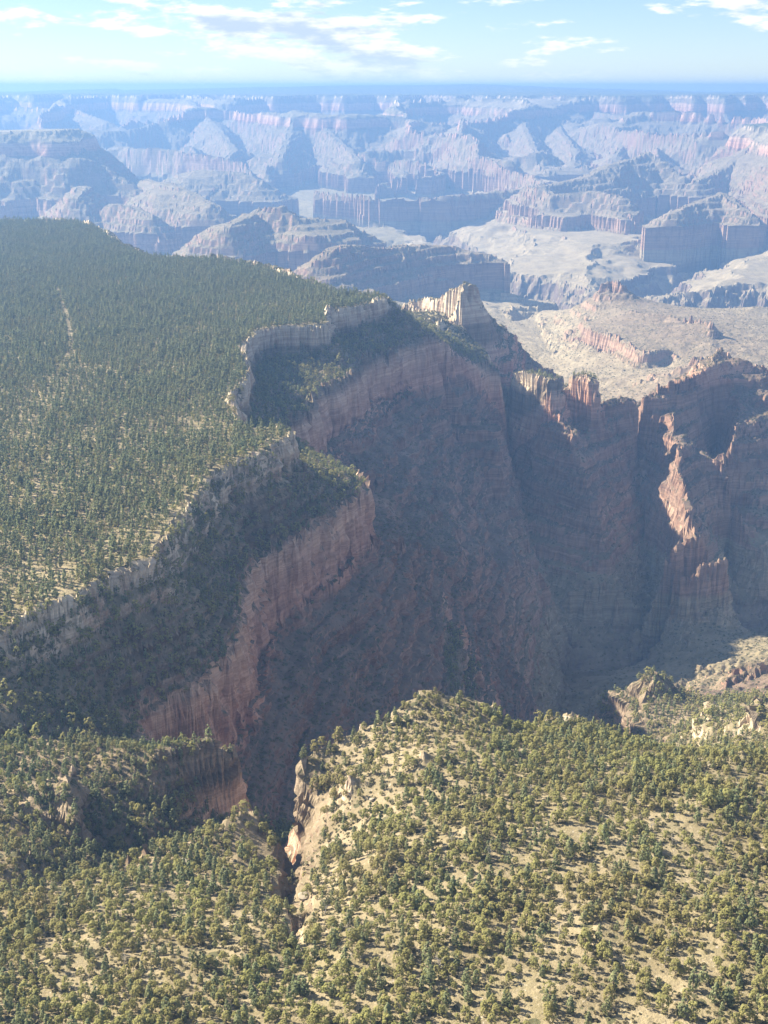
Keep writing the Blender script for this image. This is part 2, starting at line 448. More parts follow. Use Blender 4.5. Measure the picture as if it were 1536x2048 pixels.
stamp(PP((1303, 1357, -222), (1262, 1385, -240), (1232, 1400, -252), (1205, 1420, -268)))
stamp(PP((1303, 1357, -222), (1345, 1390, -262), (1385, 1440, -280)))
stamp(PP((1220, 1396, -262), (1216, 1400, -262)))
# slope of the left wall below the bench; head of the gorge
stamp([W(-900, 540, -20), W(-420, 600, -30), W(-300, 645, -38), W(-190, 652, -46), W(-150, 672, -60), W(-120, 690, -88), W(-95, 715, -125), W(-65, 745, -165)])
# left foreground knob, its fin and hollow
stamp(PP((190, 1502, -46), (250, 1493, -40), (330, 1503, -40), (400, 1495, -42), (455, 1487, -42)))
cliff(PP((440, 1512, -48), (455, 1487, -42), (474, 1490, -45), (492, 1508, -54)), 58, 10, 1)
stamp(PP((0, 1572, -38), (60, 1580, -34)))
cliff(PP((150, 1640, -40), (142, 1546, -27), (110, 1565, -30), (90, 1580, -34)), 24, 8, 1)
stamp(PP((10, 1505, -38), (100, 1512, -40), (150, 1515, -41)))
stamp(PP((60, 1660, -46), (200, 1722, -60), (330, 1682, -67), (440, 1652, -82)) + [W(-66, 668, -118), W(-62, 690, -142)])
FRONT_RIDGE = PP((60, 1760, -22), (200, 1748, -29), (350, 1688, -34), (430, 1655, -36), (490, 1612, -36), (520, 1640, -46))
cliff(FRONT_RIDGE[::-1], 22, 9, 1)
# foreground ground and gully
stamp(PP((0, 2100, 2), (300, 2100, 2), (560, 2100, 2), (900, 2100, 3), (1300, 2100, 4), (1700, 2100, 6)))
stamp([W(-900, 250, 6), W(0, 250, 4), W(900, 250, 10)])
for q in ((100, 1900, -2), (330, 1900, -2), (480, 1900, -3), (200, 1820, -12), (420, 1760, -20), (480, 1700, -28), (30, 1690, -30), (700, 1900, 2), (900, 1850, 3), (1200, 1850, 5), (1450, 1850, 6),
          (760, 1700, -3), (950, 1650, 0), (1150, 1600, -3), (1400, 1600, -4), (700, 1560, -14), (850, 1500, -4), (1000, 1540, -10), (1250, 1520, -18), (1480, 1500, -16)):
    stamp([P(*q), P(q[0] + 3, q[1], q[2])])
stamp(PP((592, 1925, -6), (582, 1900, -16), (576, 1842, -44), (570, 1765, -72), (562, 1690, -108)) + [W(-62, 690, -142)])
stamp(PP((548, 1690, -48), (552, 1760, -26), (560, 1840, -10), (566, 1900, -4)))
stamp(PP((640, 1640, -36), (625, 1700, -34), (625, 1780, -20), (612, 1850, -10), (606, 1900, -4)))
RIM_FG = PP((598, 1650, -56), (590, 1602, -42), (596, 1565, -34), (622, 1502, -25), (660, 1480, -21), (720, 1458, -18), (782, 1430, -13), (832, 1380, -5), (870, 1374, -5),
            (905, 1388, -8), (995, 1402, -14), (1024, 1440, -28), (1014, 1482, -40), (1050, 1470, -38), (1086, 1437, -34), (1132, 1427, -34), (1200, 1452, -40), (1262, 1464, -44),
            (1330, 1500, -48), (1400, 1512, -46), (1460, 1500, -44), (1530, 1490, -42), (1620, 1480, -40)) + [W(600, 720, -40), W(1500, 900, -30)]
cliff(RIM_FG[:6], 52, 12, -1)
cliff(RIM_FG[5:], 46, 14, -1)
FG_POLY = [(-1500, 100), (1500, 100)] + [p[:2] for p in RIM_FG[::-1]] + [p[:2] for p in PP((562, 1690, -108))] + [p[:2] for p in FRONT_RIDGE[::-1]] + [p[:2] for p in PP((60, 1660, -52), (0, 1640, -50))] + [(-420, 590), (-1500, 450)]
# sunlit platform behind the pinnacles
stamp(PP((1212, 785, -378), (1262, 778, -372), (1320, 760, -345), (1400, 712, -290)))
stamp(PP((1120, 742, -397), (1092, 692, -402), (1066, 630, -405), (1072, 602, -408)))
cliff(PP((1172, 640, -330), (1180, 660, -333), (1230, 672, -333), (1262, 690, -334), (1292, 708, -335), (1320, 700, -335)), 34, 30, 1)
stamp(PP((1150, 690, -385), (1230, 720, -385)))
stamp(PP((1240, 622, -318), (1330, 640, -318), (1400, 655, -320)))
stamp(PP((1205, 566, -262), (1225, 561, -258), (1240, 570, -264)))
cliff(PP((1205, 566, -262), (1225, 561, -258), (1242, 572, -268)), 26, 18, 1)
stamp(PP((1170, 600, -345), (1190, 585, -330)))
cliff(PP((1262, 622, -304), (1330, 630, -302), (1395, 638, -300), (1430, 655, -304)), 14, 12, -1)
stamp(PP((1420, 690, -330), (1470, 640, -340), (1536, 600, -345)))

def solve():
    for _, b in CLIFFS:
        pass
    # cliff feet never overrule a surveyed edge
    for _, b in CLIFFS:
        for (x, y, z) in dense(b, 2.0):
            i, j = int(round((x - NX0) / CELL)), int(round((y - NY0) / CELL))
            if 0 <= i < nx and 0 <= j < ny and foot_ok[j, i]:
                cz[j, i] += z; cw[j, i] += 1
    # outer border follows the far canyon
    X = NX0 + np.arange(nx) * CELL; Y = NY0 + np.arange(ny) * CELL
    gx, gy = np.meshgrid(X, Y)
    top = np.zeros((ny, nx), bool); top[-1, :] = True
    edge = np.zeros((ny, nx), bool); edge[:, 0] |= Y > 3250; edge[:, -1] |= Y > 2450
    m = top | edge
    cz[m] = far_height(gx[m], gy[m]); cw[m] = 1
    lev = [(np.where(cw > 0, cz / np.maximum(cw, 1e-9), 0), cw > 0)]
    while min(lev[-1][0].shape) > 12:
        v, m = lev[-1]
        h, w = v.shape
        H, Wd = (h + 1) // 2, (w + 1) // 2
        vv = np.zeros((H * 2, Wd * 2)); mm = np.zeros((H * 2, Wd * 2))
        vv[:h, :w] = v * m; mm[:h, :w] = m
        s = vv.reshape(H, 2, Wd, 2).sum((1, 3)); c = mm.reshape(H, 2, Wd, 2).sum((1, 3))
        lev.append((np.where(c > 0, s / np.maximum(c, 1), 0), c > 0))
    sol = None
    for v, m in lev[::-1]:
        h, w = v.shape
        if sol is None: sol = np.full((h, w), v[m].mean())
        else: sol = np.repeat(np.repeat(sol, 2, 0), 2, 1)[:h, :w]
        sol = np.where(m, v, sol)
        for it in range(120 if h * w < 40000 else 60):
            p = np.pad(sol, 1, mode='edge')
            avg = 0.25 * (p[:-2, 1:-1] + p[2:, 1:-1] + p[1:-1, :-2] + p[1:-1, 2:])
            sol = np.where(m, v, avg)
    return sol
foot_ok = cw == 0
NEAR = solve().astype(F32)
print('near solved', round(time.time() - T0, 1))
def near_height(x, y):
    fx = np.clip((x - NX0) / CELL, 0, nx - 1.001); fy = np.clip((y - NY0) / CELL, 0, ny - 1.001)
    i, j = fx.astype(np.int32), fy.astype(np.int32)
    a, b = fx - i, fy - j
    return (NEAR[j, i] * (1 - a) * (1 - b) + NEAR[j, i + 1] * a * (1 - b) + NEAR[j + 1, i] * (1 - a) * b + NEAR[j + 1, i + 1] * a * b).astype(F32)

def height(x, y):
    x = np.asarray(x, F32); y = np.asarray(y, F32)
    # survey lines are softened by natural irregularity of the edges
    k = sstep(520, 800, y)
    wx = x + (3 + 4 * k) * fbm2(x, y, 70, 4, 0.5, 1); wy = y + (3 + 4 * k) * fbm2(x, y, 70, 4, 0.5, 11)
    zn = near_height(wx, wy)
    wl = sstep(-1500, -1350, x) * sstep(1500, 1350, x) * sstep(4300, 4000, y)
    wl = np.maximum(wl, ((x < 0) & (y < 3150) | (y < 2300)).astype(F32))
    z = zn
    m = wl < 1
    if m.any():
        z = zn.copy()
        fh = far_height(x[m], y[m])
        z[m] = zn[m] * wl[m] + fh * (1 - wl[m])
    return z

# ------------------------------------------------------------------ terrain sheet (finer where the ground is nearer)
def axis_cols():
    c = np.linspace(-17.6, 17.6, 800)
    s = 17.6 + np.cumsum(np.linspace(0.06, 0.9, 34))
    return np.radians(np.concatenate([-s[::-1], c, s]))
def axis_rows():
    r = [230.0]
    while r[-1] < 21500:
        d = r[-1]
        k = 0.0052 if d < 520 else 0.0030 if d < 2500 else 0.0036 if d < 7500 else 0.0050 if d < 13000 else 0.02
        r.append(d * (1 + k))
    return np.array(r)
az, rr = axis_cols(), axis_rows()
NCOL, NROW = len(az), len(rr)
tanaz = np.tan(az)
GX = (rr[:, None] * tanaz[None, :]).astype(F32); GY = np.repeat(rr[:, None], NCOL, 1).astype(F32)
print('grid', NROW, NCOL, NROW * NCOL)
GZ = height(GX.ravel(), GY.ravel()).reshape(NROW, NCOL)
print('height', round(time.time() - T0, 1))
def normals():
    P3 = np.stack([GX, GY, GZ], -1)
    du = np.gradient(P3, axis=1); dv = np.gradient(P3, axis=0)
    n = np.cross(du, dv)
    n /= np.linalg.norm(n, axis=-1, keepdims=True) + 1e-9
    return n * np.sign(n[..., 2:3])
TILT = tilt(GY)
PLAT = in_poly(GX, GY, PLATEAU_POLY)
FGM = in_poly(GX, GY, FG_POLY)
nrm = normals()
steep = sstep(0.86, 0.55, nrm[..., 2])
far_w = sstep(2600, 5200, GY)
wild = (~PLAT & ~FGM)
# erosion: gullies on slopes, ledges in the layered rock
slope = sstep(0.97, 0.86, nrm[..., 2])
gul = ridged2(GX, GY, 95, 4, 0.55, 91)
GZ = GZ + np.where(wild, slope * (1 - (.6 + .4 * far_w) * steep) * (gul - 0.3) * (3.6 + 3.5 * far_w), 0)
gul2 = ridged2(GX, GY, 210, 3, 0.55, 93)
GZ = GZ + np.where(wild, slope * (1 - .7 * steep) * (gul2 - .3) * 9.0 * (1 - far_w) * sstep(1000, 1300, GY), 0)
GZ = GZ + np.where(wild & (GY > 2500), (1 - slope) * (gul - .3) * 2.4 * (1 - far_w), 0)
st = GZ - TILT + 5 * fbm2(GX, GY, 240, 2, .5, 95)
band = ((st < -128) & (st > -400)).astype(F32)
for hgt, amt in ((24.0, 0.65), (9.0, 0.4)):
    t = st / hgt; f = t - np.floor(t)
    GZ = GZ + band * slope * amt * hgt * (sstep(0.25, 0.75, f) - f) * (1 if hgt > 10 else 1 - far_w)
GZ = GZ + np.where(PLAT | FGM, 0.8 * fbm2(GX, GY, 40, 3, .5, 97), 1.6 * fbm2(GX, GY, 26, 3, .6, 98) * (1 - far_w))
nrm = normals()
steep = sstep(0.85, 0.5, nrm[..., 2])
# weathered rock faces: flutes and ledges pushed along the face
h = np.hypot(nrm[..., 0], nrm[..., 1]) + 1e-6
def cells(x, y, lam, seed):
    """one value for each joint-bounded block of rock"""
    xi = np.floor(x / lam).astype(np.int32) & 255; yi = np.floor(y / lam).astype(np.int32) & 255
    return _perm[_perm[(xi + seed * 7) & 255] + yi].astype(F32) / 127.5 - 1
jx, jy = GX + 5 * perlin2(GX / 40., GY / 40., 301), GY + 5 * perlin2(GX / 40., GY / 40., 302)
zi = np.floor((GZ + 2 * perlin2(GX / 50., GY / 50., 303)) / 19.) * 13.7
flute = cells(jx * .8 + jy * .6 + zi, jy * .8 - jx * .6, 22., 1) * 3.6 + cells(jx + zi, jy + 3, 9., 2) * 2.0 + perlin3(GX / 6., GY / 6., GZ / 16., 2) * 1.6
lz = GZ + 1.5 * perlin2(GX / 60., GY / 60., 304)
ledge = cells(lz * 1.0, np.zeros_like(lz), 4.2, 3) * 2.6 + cells(lz, np.zeros_like(lz), 1.9, 4) * 1.3 + perlin3(GX / 25., GY / 25., GZ / 3., 5) * 1.2
upper = sstep(-66, -58, GZ) + (1 - sstep(-150, -130, GZ)) * .7
butte_m = sstep(-40, 0, GX) * sstep(230, 190, GX) * sstep(2040, 2090, GY) * sstep(2800, 2700, GY)
butte_m = np.maximum(butte_m, .8 * sstep(340, 400, GX) * sstep(2080, 2130, GY))
kk = steep * (1 - .8 * butte_m) * (1 - sstep(2400, 3600, GY)) * (.6 + .4 * sstep(680, 860, GY)) * (flute * (1 - .45 * upper) + ledge * (.6 + .6 * upper))
GXd, GYd = GX + nrm[..., 0] / h * kk, GY + nrm[..., 1] / h * kk
print('detail', round(time.time() - T0, 1))

# ---- materials
def new_mat(name):
    m = bpy.data.materials.new(name); m.use_nodes = True
    nt = m.node_tree; nt.nodes.clear()
    out = nt.nodes.new('ShaderNodeOutputMaterial')
    b = nt.nodes.new('ShaderNodeBsdfPrincipled')
    b.inputs['Roughness'].default_value = 0.95
    b.inputs['Specular IOR Level'].default_value = 0.12
    nt.links.new(b.outputs[0], out.inputs[0])
    return m, nt, b
def terrain_material():
    m, nt, b = new_mat('layered_canyon_rock')
    N, L = nt.nodes, nt.links
    geo = N.new('ShaderNodeNewGeometry')
    att = N.new('ShaderNodeAttribute'); att.attribute_name = 'strat'
    veg = N.new('ShaderNodeAttribute'); veg.attribute_name = 'veg'
    soil = N.new('ShaderNodeAttribute'); soil.attribute_name = 'soil'
    def mth(op, a, bb=None, clamp=False):
        n = N.new('ShaderNodeMath'); n.operation = op; n.use_clamp = clamp
        for i, v in enumerate((a, bb)):
            if v is None: continue
            if isinstance(v, (int, float)): n.inputs[i].default_value = v
            else: L.new(v, n.inputs[i])
        return n.outputs[0]
    def noise(scale, detail=4, rough=.55, stretch=None):
        n = N.new('ShaderNodeTexNoise'); n.inputs['Scale'].default_value = scale
        n.inputs['Detail'].default_value = detail; n.inputs['Roughness'].default_value = rough
        if stretch:
            mp = N.new('ShaderNodeMapping'); mp.inputs['Scale'].default_value = stretch
            L.new(geo.outputs['Position'], mp.inputs[0]); L.new(mp.outputs[0], n.inputs['Vector'])
        else: L.new(geo.outputs['Position'], n.inputs['Vector'])
        return n.outputs['Fac']
    def mapr(v, a, bb, c=0., d=1., smooth=True):
        n = N.new('ShaderNodeMapRange'); n.interpolation_type = 'SMOOTHSTEP' if smooth else 'LINEAR'
        for k, q in (('From Min', a), ('From Max', bb), ('To Min', c), ('To Max', d)): n.inputs[k].default_value = q
        L.new(v, n.inputs['Value']); return n.outputs[0]
    def mix(f, a, bb, mode='MIX'):
        n = N.new('ShaderNodeMix'); n.data_type = 'RGBA'; n.blend_type = mode
        if isinstance(f, (int, float)): n.inputs[0].default_value = f
        else: L.new(f, n.inputs[0])
        for i, v in ((6, a), (7, bb)):
            if isinstance(v, tuple): n.inputs[i].default_value = v + (1,)
            else: L.new(v, n.inputs[i])
        return n.outputs[2]
    wob = noise(0.012, 3)
    s = mth('ADD', att.outputs['Fac'], mth('MULTIPLY', mth('SUBTRACT', wob, .5), 26))
    t = mapr(s, -700, 60, 0, 1, False)
    r = N.new('ShaderNodeValToRGB'); L.new(t, r.inputs[0])
    el = r.color_ramp.elements
    stops = [(-700, (.13, .105, .10)), (-480, (.17, .135, .12)), (-455, (.24, .19, .145)), (-440, (.33, .29, .21)), (-390, (.33, .285, .20)), (-383, (.32, .22, .165)), (-312, (.34, .24, .18)),
             (-300, (.26, .18, .138)), (-250, (.29, .19, .142)), (-170, (.26, .165, .122)), (-132, (.25, .155, .115)), (-124, (.44, .26, .19)), (-100, (.47, .30, .22)), (-72, (.50, .36, .27)),
             (-60, (.24, .19, .14)), (-28, (.25, .205, .15)), (-22, (.50, .41, .31)), (0, (.54, .47, .36)), (60, (.40, .35, .27))]
    while len(el) < len(stops): el.new(0.5)
    for e, (z, c) in zip(el, stops):
        e.position = (z + 700) / 760.; e.color = c + (1,)
    lay = noise(1.0, 5, .65, (.004, .004, .22))
    lay2 = noise(1.0, 3, .6, (.02, .02, .9))
    c1 = mix(1.0, r.outputs[0], mix(mapr(lay, .3, .7), (.78, .75, .73), (1.14, 1.13, 1.1)), 'MULTIPLY')
    c1 = mix(1.0, c1, mix(mapr(lay2, .3, .7), (.82, .80, .80), (1.14, 1.14, 1.12)), 'MULTIPLY')
    stain = noise(1.0, 5, .65, (.07, .07, .012))
    sepn = N.new('ShaderNodeSeparateXYZ'); L.new(geo.outputs['Normal'], sepn.inputs[0])
    flat = mapr(sepn.outputs['Z'], .52, .80)
    c_cliff = mix(mapr(stain, .45, .68), c1, mix(1.0, c1, (.70, .60, .57), 'MULTIPLY'))
    # loose ground on the gentler slopes takes some of the colour of the layer it lies on
    gn = noise(.035, 6, .6)
    ground = mix(mapr(gn, .35, .65), (.18, .15, .088), (.28, .235, .148))
    gr1 = noise(.55, 5, .7); gr2 = noise(.11, 4, .6)
    ground = mix(mth('MULTIPLY', mapr(gr2, .42, .62), .6), ground, (.20, .175, .095))
    ground = mix(mapr(gr1, .58, .68), ground, (.36, .32, .25))
    ground = mix(mth('MULTIPLY', mapr(gr1, .40, .30), .7), ground, (.105, .088, .06))
    gl = N.new('ShaderNodeAttribute'); gl.attribute_name = 'gully'
    earth = mix(mapr(gn, .35, .65), (.105, .075, .058), (.185, .13, .098))
    earth = mix(mapr(gl.outputs['Fac'], .15, .55), earth, mix(.35, c1, (.27, .215, .165)))
    pa = N.new('ShaderNodeAttribute'); pa.attribute_name = 'pale'
    ground = mix(mth('MULTIPLY', pa.outputs['Fac'], .75), ground, mix(mapr(noise(.02, 5, .65), .35, .65), (.27, .22, .15), (.37, .31, .21)))
    talus = mix(soil.outputs['Fac'], earth, ground)
    c2 = mix(flat, c_cliff, talus)
    # scrub, each bush a dark dot
    def scrub(scale, lo, hi):
        vo = N.new('ShaderNodeTexVoronoi'); vo.inputs['Scale'].default_value = scale; vo.inputs['Randomness'].default_value = 1
        L.new(geo.outputs['Position'], vo.inputs['Vector'])
        sepc = N.new('ShaderNodeSeparateColor'); L.new(vo.outputs['Color'], sepc.inputs[0])
        keep = mth('LESS_THAN', sepc.outputs[0], mth('MULTIPLY', veg.outputs['Fac'], 1.0))
        size = mth('MULTIPLY', sepc.outputs[1], .25)
        return mth('MULTIPLY', keep, mth('LESS_THAN', vo.outputs['Distance'], mth('ADD', size, .22)))
    fo = N.new('ShaderNodeAttribute'); fo.attribute_name = 'forest'
    c2 = mix(mth('MULTIPLY', mth('MULTIPLY', fo.outputs['Fac'], flat), mapr(noise(.012, 5, .65), .3, .5)), c2, (.075, .085, .05))
    sc1 = mth('MAXIMUM', scrub(.16, 0, 0), scrub(.33, 0, 0))
    c3 = mix(mth('MULTIPLY', mth('MULTIPLY', sc1, flat), .85), c2, mix(gn, (.055, .062, .030), (.085, .085, .045)))
    L.new(c3, b.inputs['Base Color'])
    bmp = N.new('ShaderNodeBump'); bmp.inputs['Strength'].default_value = 0.7; bmp.inputs['Distance'].default_value = 2.2
    hgt = mth('ADD', mth('MULTIPLY', noise(.22, 6, .65), 1.0), mth('MULTIPLY', sc1, .35))
    L.new(hgt, bmp.inputs['Height']); L.new(bmp.outputs[0], b.inputs['Normal'])
    return m
MAT_ROCK = terrain_material()

dsp = np.minimum(seg_dist(GX, GY, SPIRE_A)[0], seg_dist(GX, GY, SPIRE_B)[0])
STRAT = (GZ - TILT + 75 * sstep(2150, 2230, GY) * sstep(2650, 2550, GY) * sstep(360, 420, GX) + 72 * sstep(60, 34, dsp) - 88 * sstep(-900, -1150, GX) * sstep(5900, 6300, GY) * sstep(9000, 8400, GY) + np.where(GX > 60, 190, 0) * sstep(1400, 1200, GY) + 80 * sstep(1990, 2090, GY) * sstep(330, 250, GX) * sstep(-30, 30, GX) * sstep(2750, 2600, GY)).astype(F32)
flatm = sstep(.62, .85, nrm[..., 2])
vegn = fbm2(GX, GY, 150, 4, .65, 120)
VEG = np.clip(np.interp(STRAT, [-700, -470, -440, -400, -300, -130, -70, -20, 0], [.02, .04, .07, .16, .42, .55, .8, .5, .25]) + .5 * vegn * sstep(-440, -380, STRAT), 0, 1).astype(F32)
VEG = np.where(PLAT | FGM, .12 + .1 * vegn, VEG).astype(F32)
SOIL = np.clip(np.interp(STRAT, [-700, -480, -440, -385, -300, -130, -70, -20, 0], [.2, .3, .8, .85, .12, .08, .30, .8, .95]) + .55 * far_w + .5 * sstep(330, 250, GX) * sstep(-20, 30, GX) * sstep(2050, 2180, GY) * sstep(2800, 2650, GY), 0, 1).astype(F32)

PALE = (sstep(2420, 2750, GY) * (GX > 100)).astype(F32)
GULLY = np.clip(.25 - .9 * np.minimum(gul, gul2 * .8), 0, 1).astype(F32)
FOREST = (np.where(GY > 4000, sstep(-12, 0, STRAT), 0)).astype(F32)
# ---- split of the sheet into pieces of the setting
REG = np.zeros((NROW, NCOL), np.int8)          # 0 = far canyon
yy, xx, zz = GY, GX, GZ
REG[(yy < 2450) & ~PLAT & ~FGM] = 1            # canyon wall and side canyon
def pix_poly(poly, sel):
    u, v, d = project(xx, yy, zz)
    return in_poly(u, v, poly) & sel
REG[(yy > 2450) & (yy < 4300) & (xx > 120) & (zz < -230)] = 2     # sunlit platform
bx = np.hypot(xx - 140, yy - 2330)
REG[(bx < 270) & (yy > 2010 + 0.25 * xx) & (zz > -190) & ~PLAT & (xx > -20) & (xx < 300)] = 3   # butte
for k, s in ((4, SPIRE_A), (5, SPIRE_B)):
    d, zc = seg_dist(xx, yy, s)
    REG[(d < 27) & (zz > zc - 62)] = k
REG[(yy > 11200) & (zz > 190)] = 6             # far rim plateau
REG[(yy > 6300) & (yy < 8800) & (xx < -1300) & (zz > -60)] = 7   # forested mesa
REG[PLAT] = 8
REG[FGM] = 9
SPECS = {0: ('canyon', 'hazy blue canyon of stepped buttes and terraces below the far rim'),
         1: ('canyon_wall', 'shaded red and buff cliffs and slopes of the side canyon below the forested rim'),
         2: ('platform', 'sunlit pale tan platform with a red cliff band behind the pinnacles'),
         3: ('butte', 'pointed scrub-dotted butte beyond the end of the forested rim'),
         4: ('rock_fin', 'wide fluted sunlit rock fin on the shaded ridge'),
         5: ('rock_pinnacle', 'tall flat-faced rock pinnacle on the shaded ridge'),
         6: ('far_rim', 'level blue rim plateau along the horizon'),
         7: ('mesa', 'dark forested mesa top in the blue haze at the left edge'),
         8: ('plateau', 'pale ground of the forested plateau above the cliffs'),
         9: ('hillside', 'tan tree-dotted hillside in the foreground')}
def build_terrain():
    V = np.stack([GXd, GYd, GZ], -1).reshape(-1, 3).astype(F32)
    idx = np.arange(NROW * NCOL, dtype=np.int32).reshape(NROW, NCOL)
    quads = np.stack([idx[:-1, :-1], idx[:-1, 1:], idx[1:, 1:], idx[1:, :-1]], -1).reshape(-1, 4)
    fr = REG[:-1, :-1].ravel()
    for k, (name, label) in SPECS.items():
        q = quads[fr == k]
        if not len(q): continue
        used = np.zeros(NROW * NCOL, bool); used[q.ravel()] = True
        remap = np.cumsum(used).astype(np.int32) - 1
        qq = remap[q]
        me = bpy.data.meshes.new(name)
        vs = V[used]
        me.vertices.add(len(vs)); me.vertices.foreach_set('co', vs.ravel())
        me.loops.add(qq.size); me.loops.foreach_set('vertex_index', qq.ravel())
        me.polygons.add(len(qq)); me.polygons.foreach_set('loop_start', np.arange(0, qq.size, 4, dtype=np.int32))
        for an, arr in (('strat', STRAT), ('veg', VEG), ('soil', SOIL), ('forest', FOREST), ('gully', GULLY), ('pale', PALE)):
            a = me.attributes.new(an, 'FLOAT', 'POINT'); a.data.foreach_set('value', arr.ravel()[used].astype(F32))
        me.update(calc_edges=True)
        me.polygons.foreach_set('use_smooth', np.zeros(len(qq), bool))
        me.materials.append(MAT_ROCK)
        o = bpy.data.objects.new(name, me); col.objects.link(o)
        o['kind'] = 'structure'; o['label'] = label
build_terrain()
print('terrain', round(time.time() - T0, 1))

# ------------------------------------------------------------------ trees
def ground(x, y):
    x = np.asarray(x, np.float64); y = np.asarray(y, np.float64)
    a = np.arctan2(x, y)
    ci = np.clip(np.interp(a, az, np.arange(NCOL)), 0, NCOL - 1.001); ri = np.clip(np.interp(y, rr, np.arange(NROW)), 0, NROW - 1.001)
    i, j = ci.astype(int), ri.astype(int); fa, fb = ci - i, ri - j
    z = GZ[j, i] * (1 - fa) * (1 - fb) + GZ[j, i + 1] * fa * (1 - fb) + GZ[j + 1, i] * (1 - fa) * fb + GZ[j + 1, i + 1] * fa * fb
    return z, j, i
def foliage_material(name, dark, light, transl=0.38):
    m, nt, b = new_mat(name)
    N, L = nt.nodes, nt.links
    oi = N.new('ShaderNodeObjectInfo')
    geo = N.new('ShaderNodeNewGeometry')
    n = N.new('ShaderNodeTexNoise'); n.inputs['Scale'].default_value = 0.9; n.inputs['Detail'].default_value = 2
    L.new(geo.outputs['Position'], n.inputs['Vector'])
    big = N.new('ShaderNodeTexNoise'); big.inputs['Scale'].default_value = 0.018; big.inputs['Detail'].default_value = 3
    L.new(geo.outputs['Position'], big.inputs['Vector'])
    s = N.new('ShaderNodeMath'); s.operation = 'ADD'; L.new(oi.outputs['Random'], s.inputs[0]); L.new(geo.outputs['Random Per Island'], s.inputs[1])
    s2 = N.new('ShaderNodeMath'); s2.operation = 'MULTIPLY_ADD'; L.new(s.outputs[0], s2.inputs[0]); s2.inputs[1].default_value = 0.33
    a2 = N.new('ShaderNodeMath'); a2.operation = 'MULTIPLY_ADD'; L.new(n.outputs['Fac'], a2.inputs[0]); a2.inputs[1].default_value = 0.5; a2.inputs[2].default_value = -0.1
    L.new(a2.outputs[0], s2.inputs[2])
    mx = N.new('ShaderNodeMix'); mx.data_type = 'RGBA'
    mx.inputs[6].default_value = dark + (1,); mx.inputs[7].default_value = light + (1,)
    L.new(s2.outputs[0], mx.inputs[0])
    hsv = N.new('ShaderNodeHueSaturation')
    hm = N.new('ShaderNodeMapRange'); hm.inputs['From Min'].default_value = .3; hm.inputs['From Max'].default_value = .7
    hm.inputs['To Min'].default_value = 0.485; hm.inputs['To Max'].default_value = 0.52
    L.new(big.outputs['Fac'], hm.inputs['Value']); L.new(hm.outputs[0], hsv.inputs['Hue'])
    L.new(mx.outputs[2], hsv.inputs['Color'])
    L.new(hsv.outputs[0], b.inputs['Base Color'])
    out = [q for q in N if q.type == 'OUTPUT_MATERIAL'][0]
    tr = N.new('ShaderNodeBsdfTranslucent'); L.new(hsv.outputs[0], tr.inputs['Color'])
    ms = N.new('ShaderNodeMixShader'); ms.inputs[0].default_value = transl
    L.new(b.outputs[0], ms.inputs[1]); L.new(tr.outputs[0], ms.inputs[2]); L.new(ms.outputs[0], out.inputs[0])
    return m
MAT_PINYON = foliage_material('pinyon_needles', (.18, .175, .066), (.39, .36, .145))
MAT_PINE = foliage_material('pine_needles', (.13, .155, .080), (.32, .33, .165))
MAT_BRUSH = foliage_material('scrub_leaves', (.11, .105, .055), (.25, .225, .13))
def bark_material(name, c0, c1):
    m, nt, b = new_mat(name)
    n = nt.nodes.new('ShaderNodeTexNoise'); n.inputs['Scale'].default_value = 3; n.inputs['Detail'].default_value = 4
    mx = nt.nodes.new('ShaderNodeMix'); mx.data_type = 'RGBA'; mx.inputs[6].default_value = c0 + (1,); mx.inputs[7].default_value = c1 + (1,)
    nt.links.new(n.outputs['Fac'], mx.inputs[0]); nt.links.new(mx.outputs[2], b.inputs['Base Color'])
    return m
MAT_BARK = bark_material('bark', (.06, .045, .034), (.16, .12, .09))
MAT_SNAG = bark_material('weathered_dead_wood', (.24, .215, .185), (.42, .385, .335))

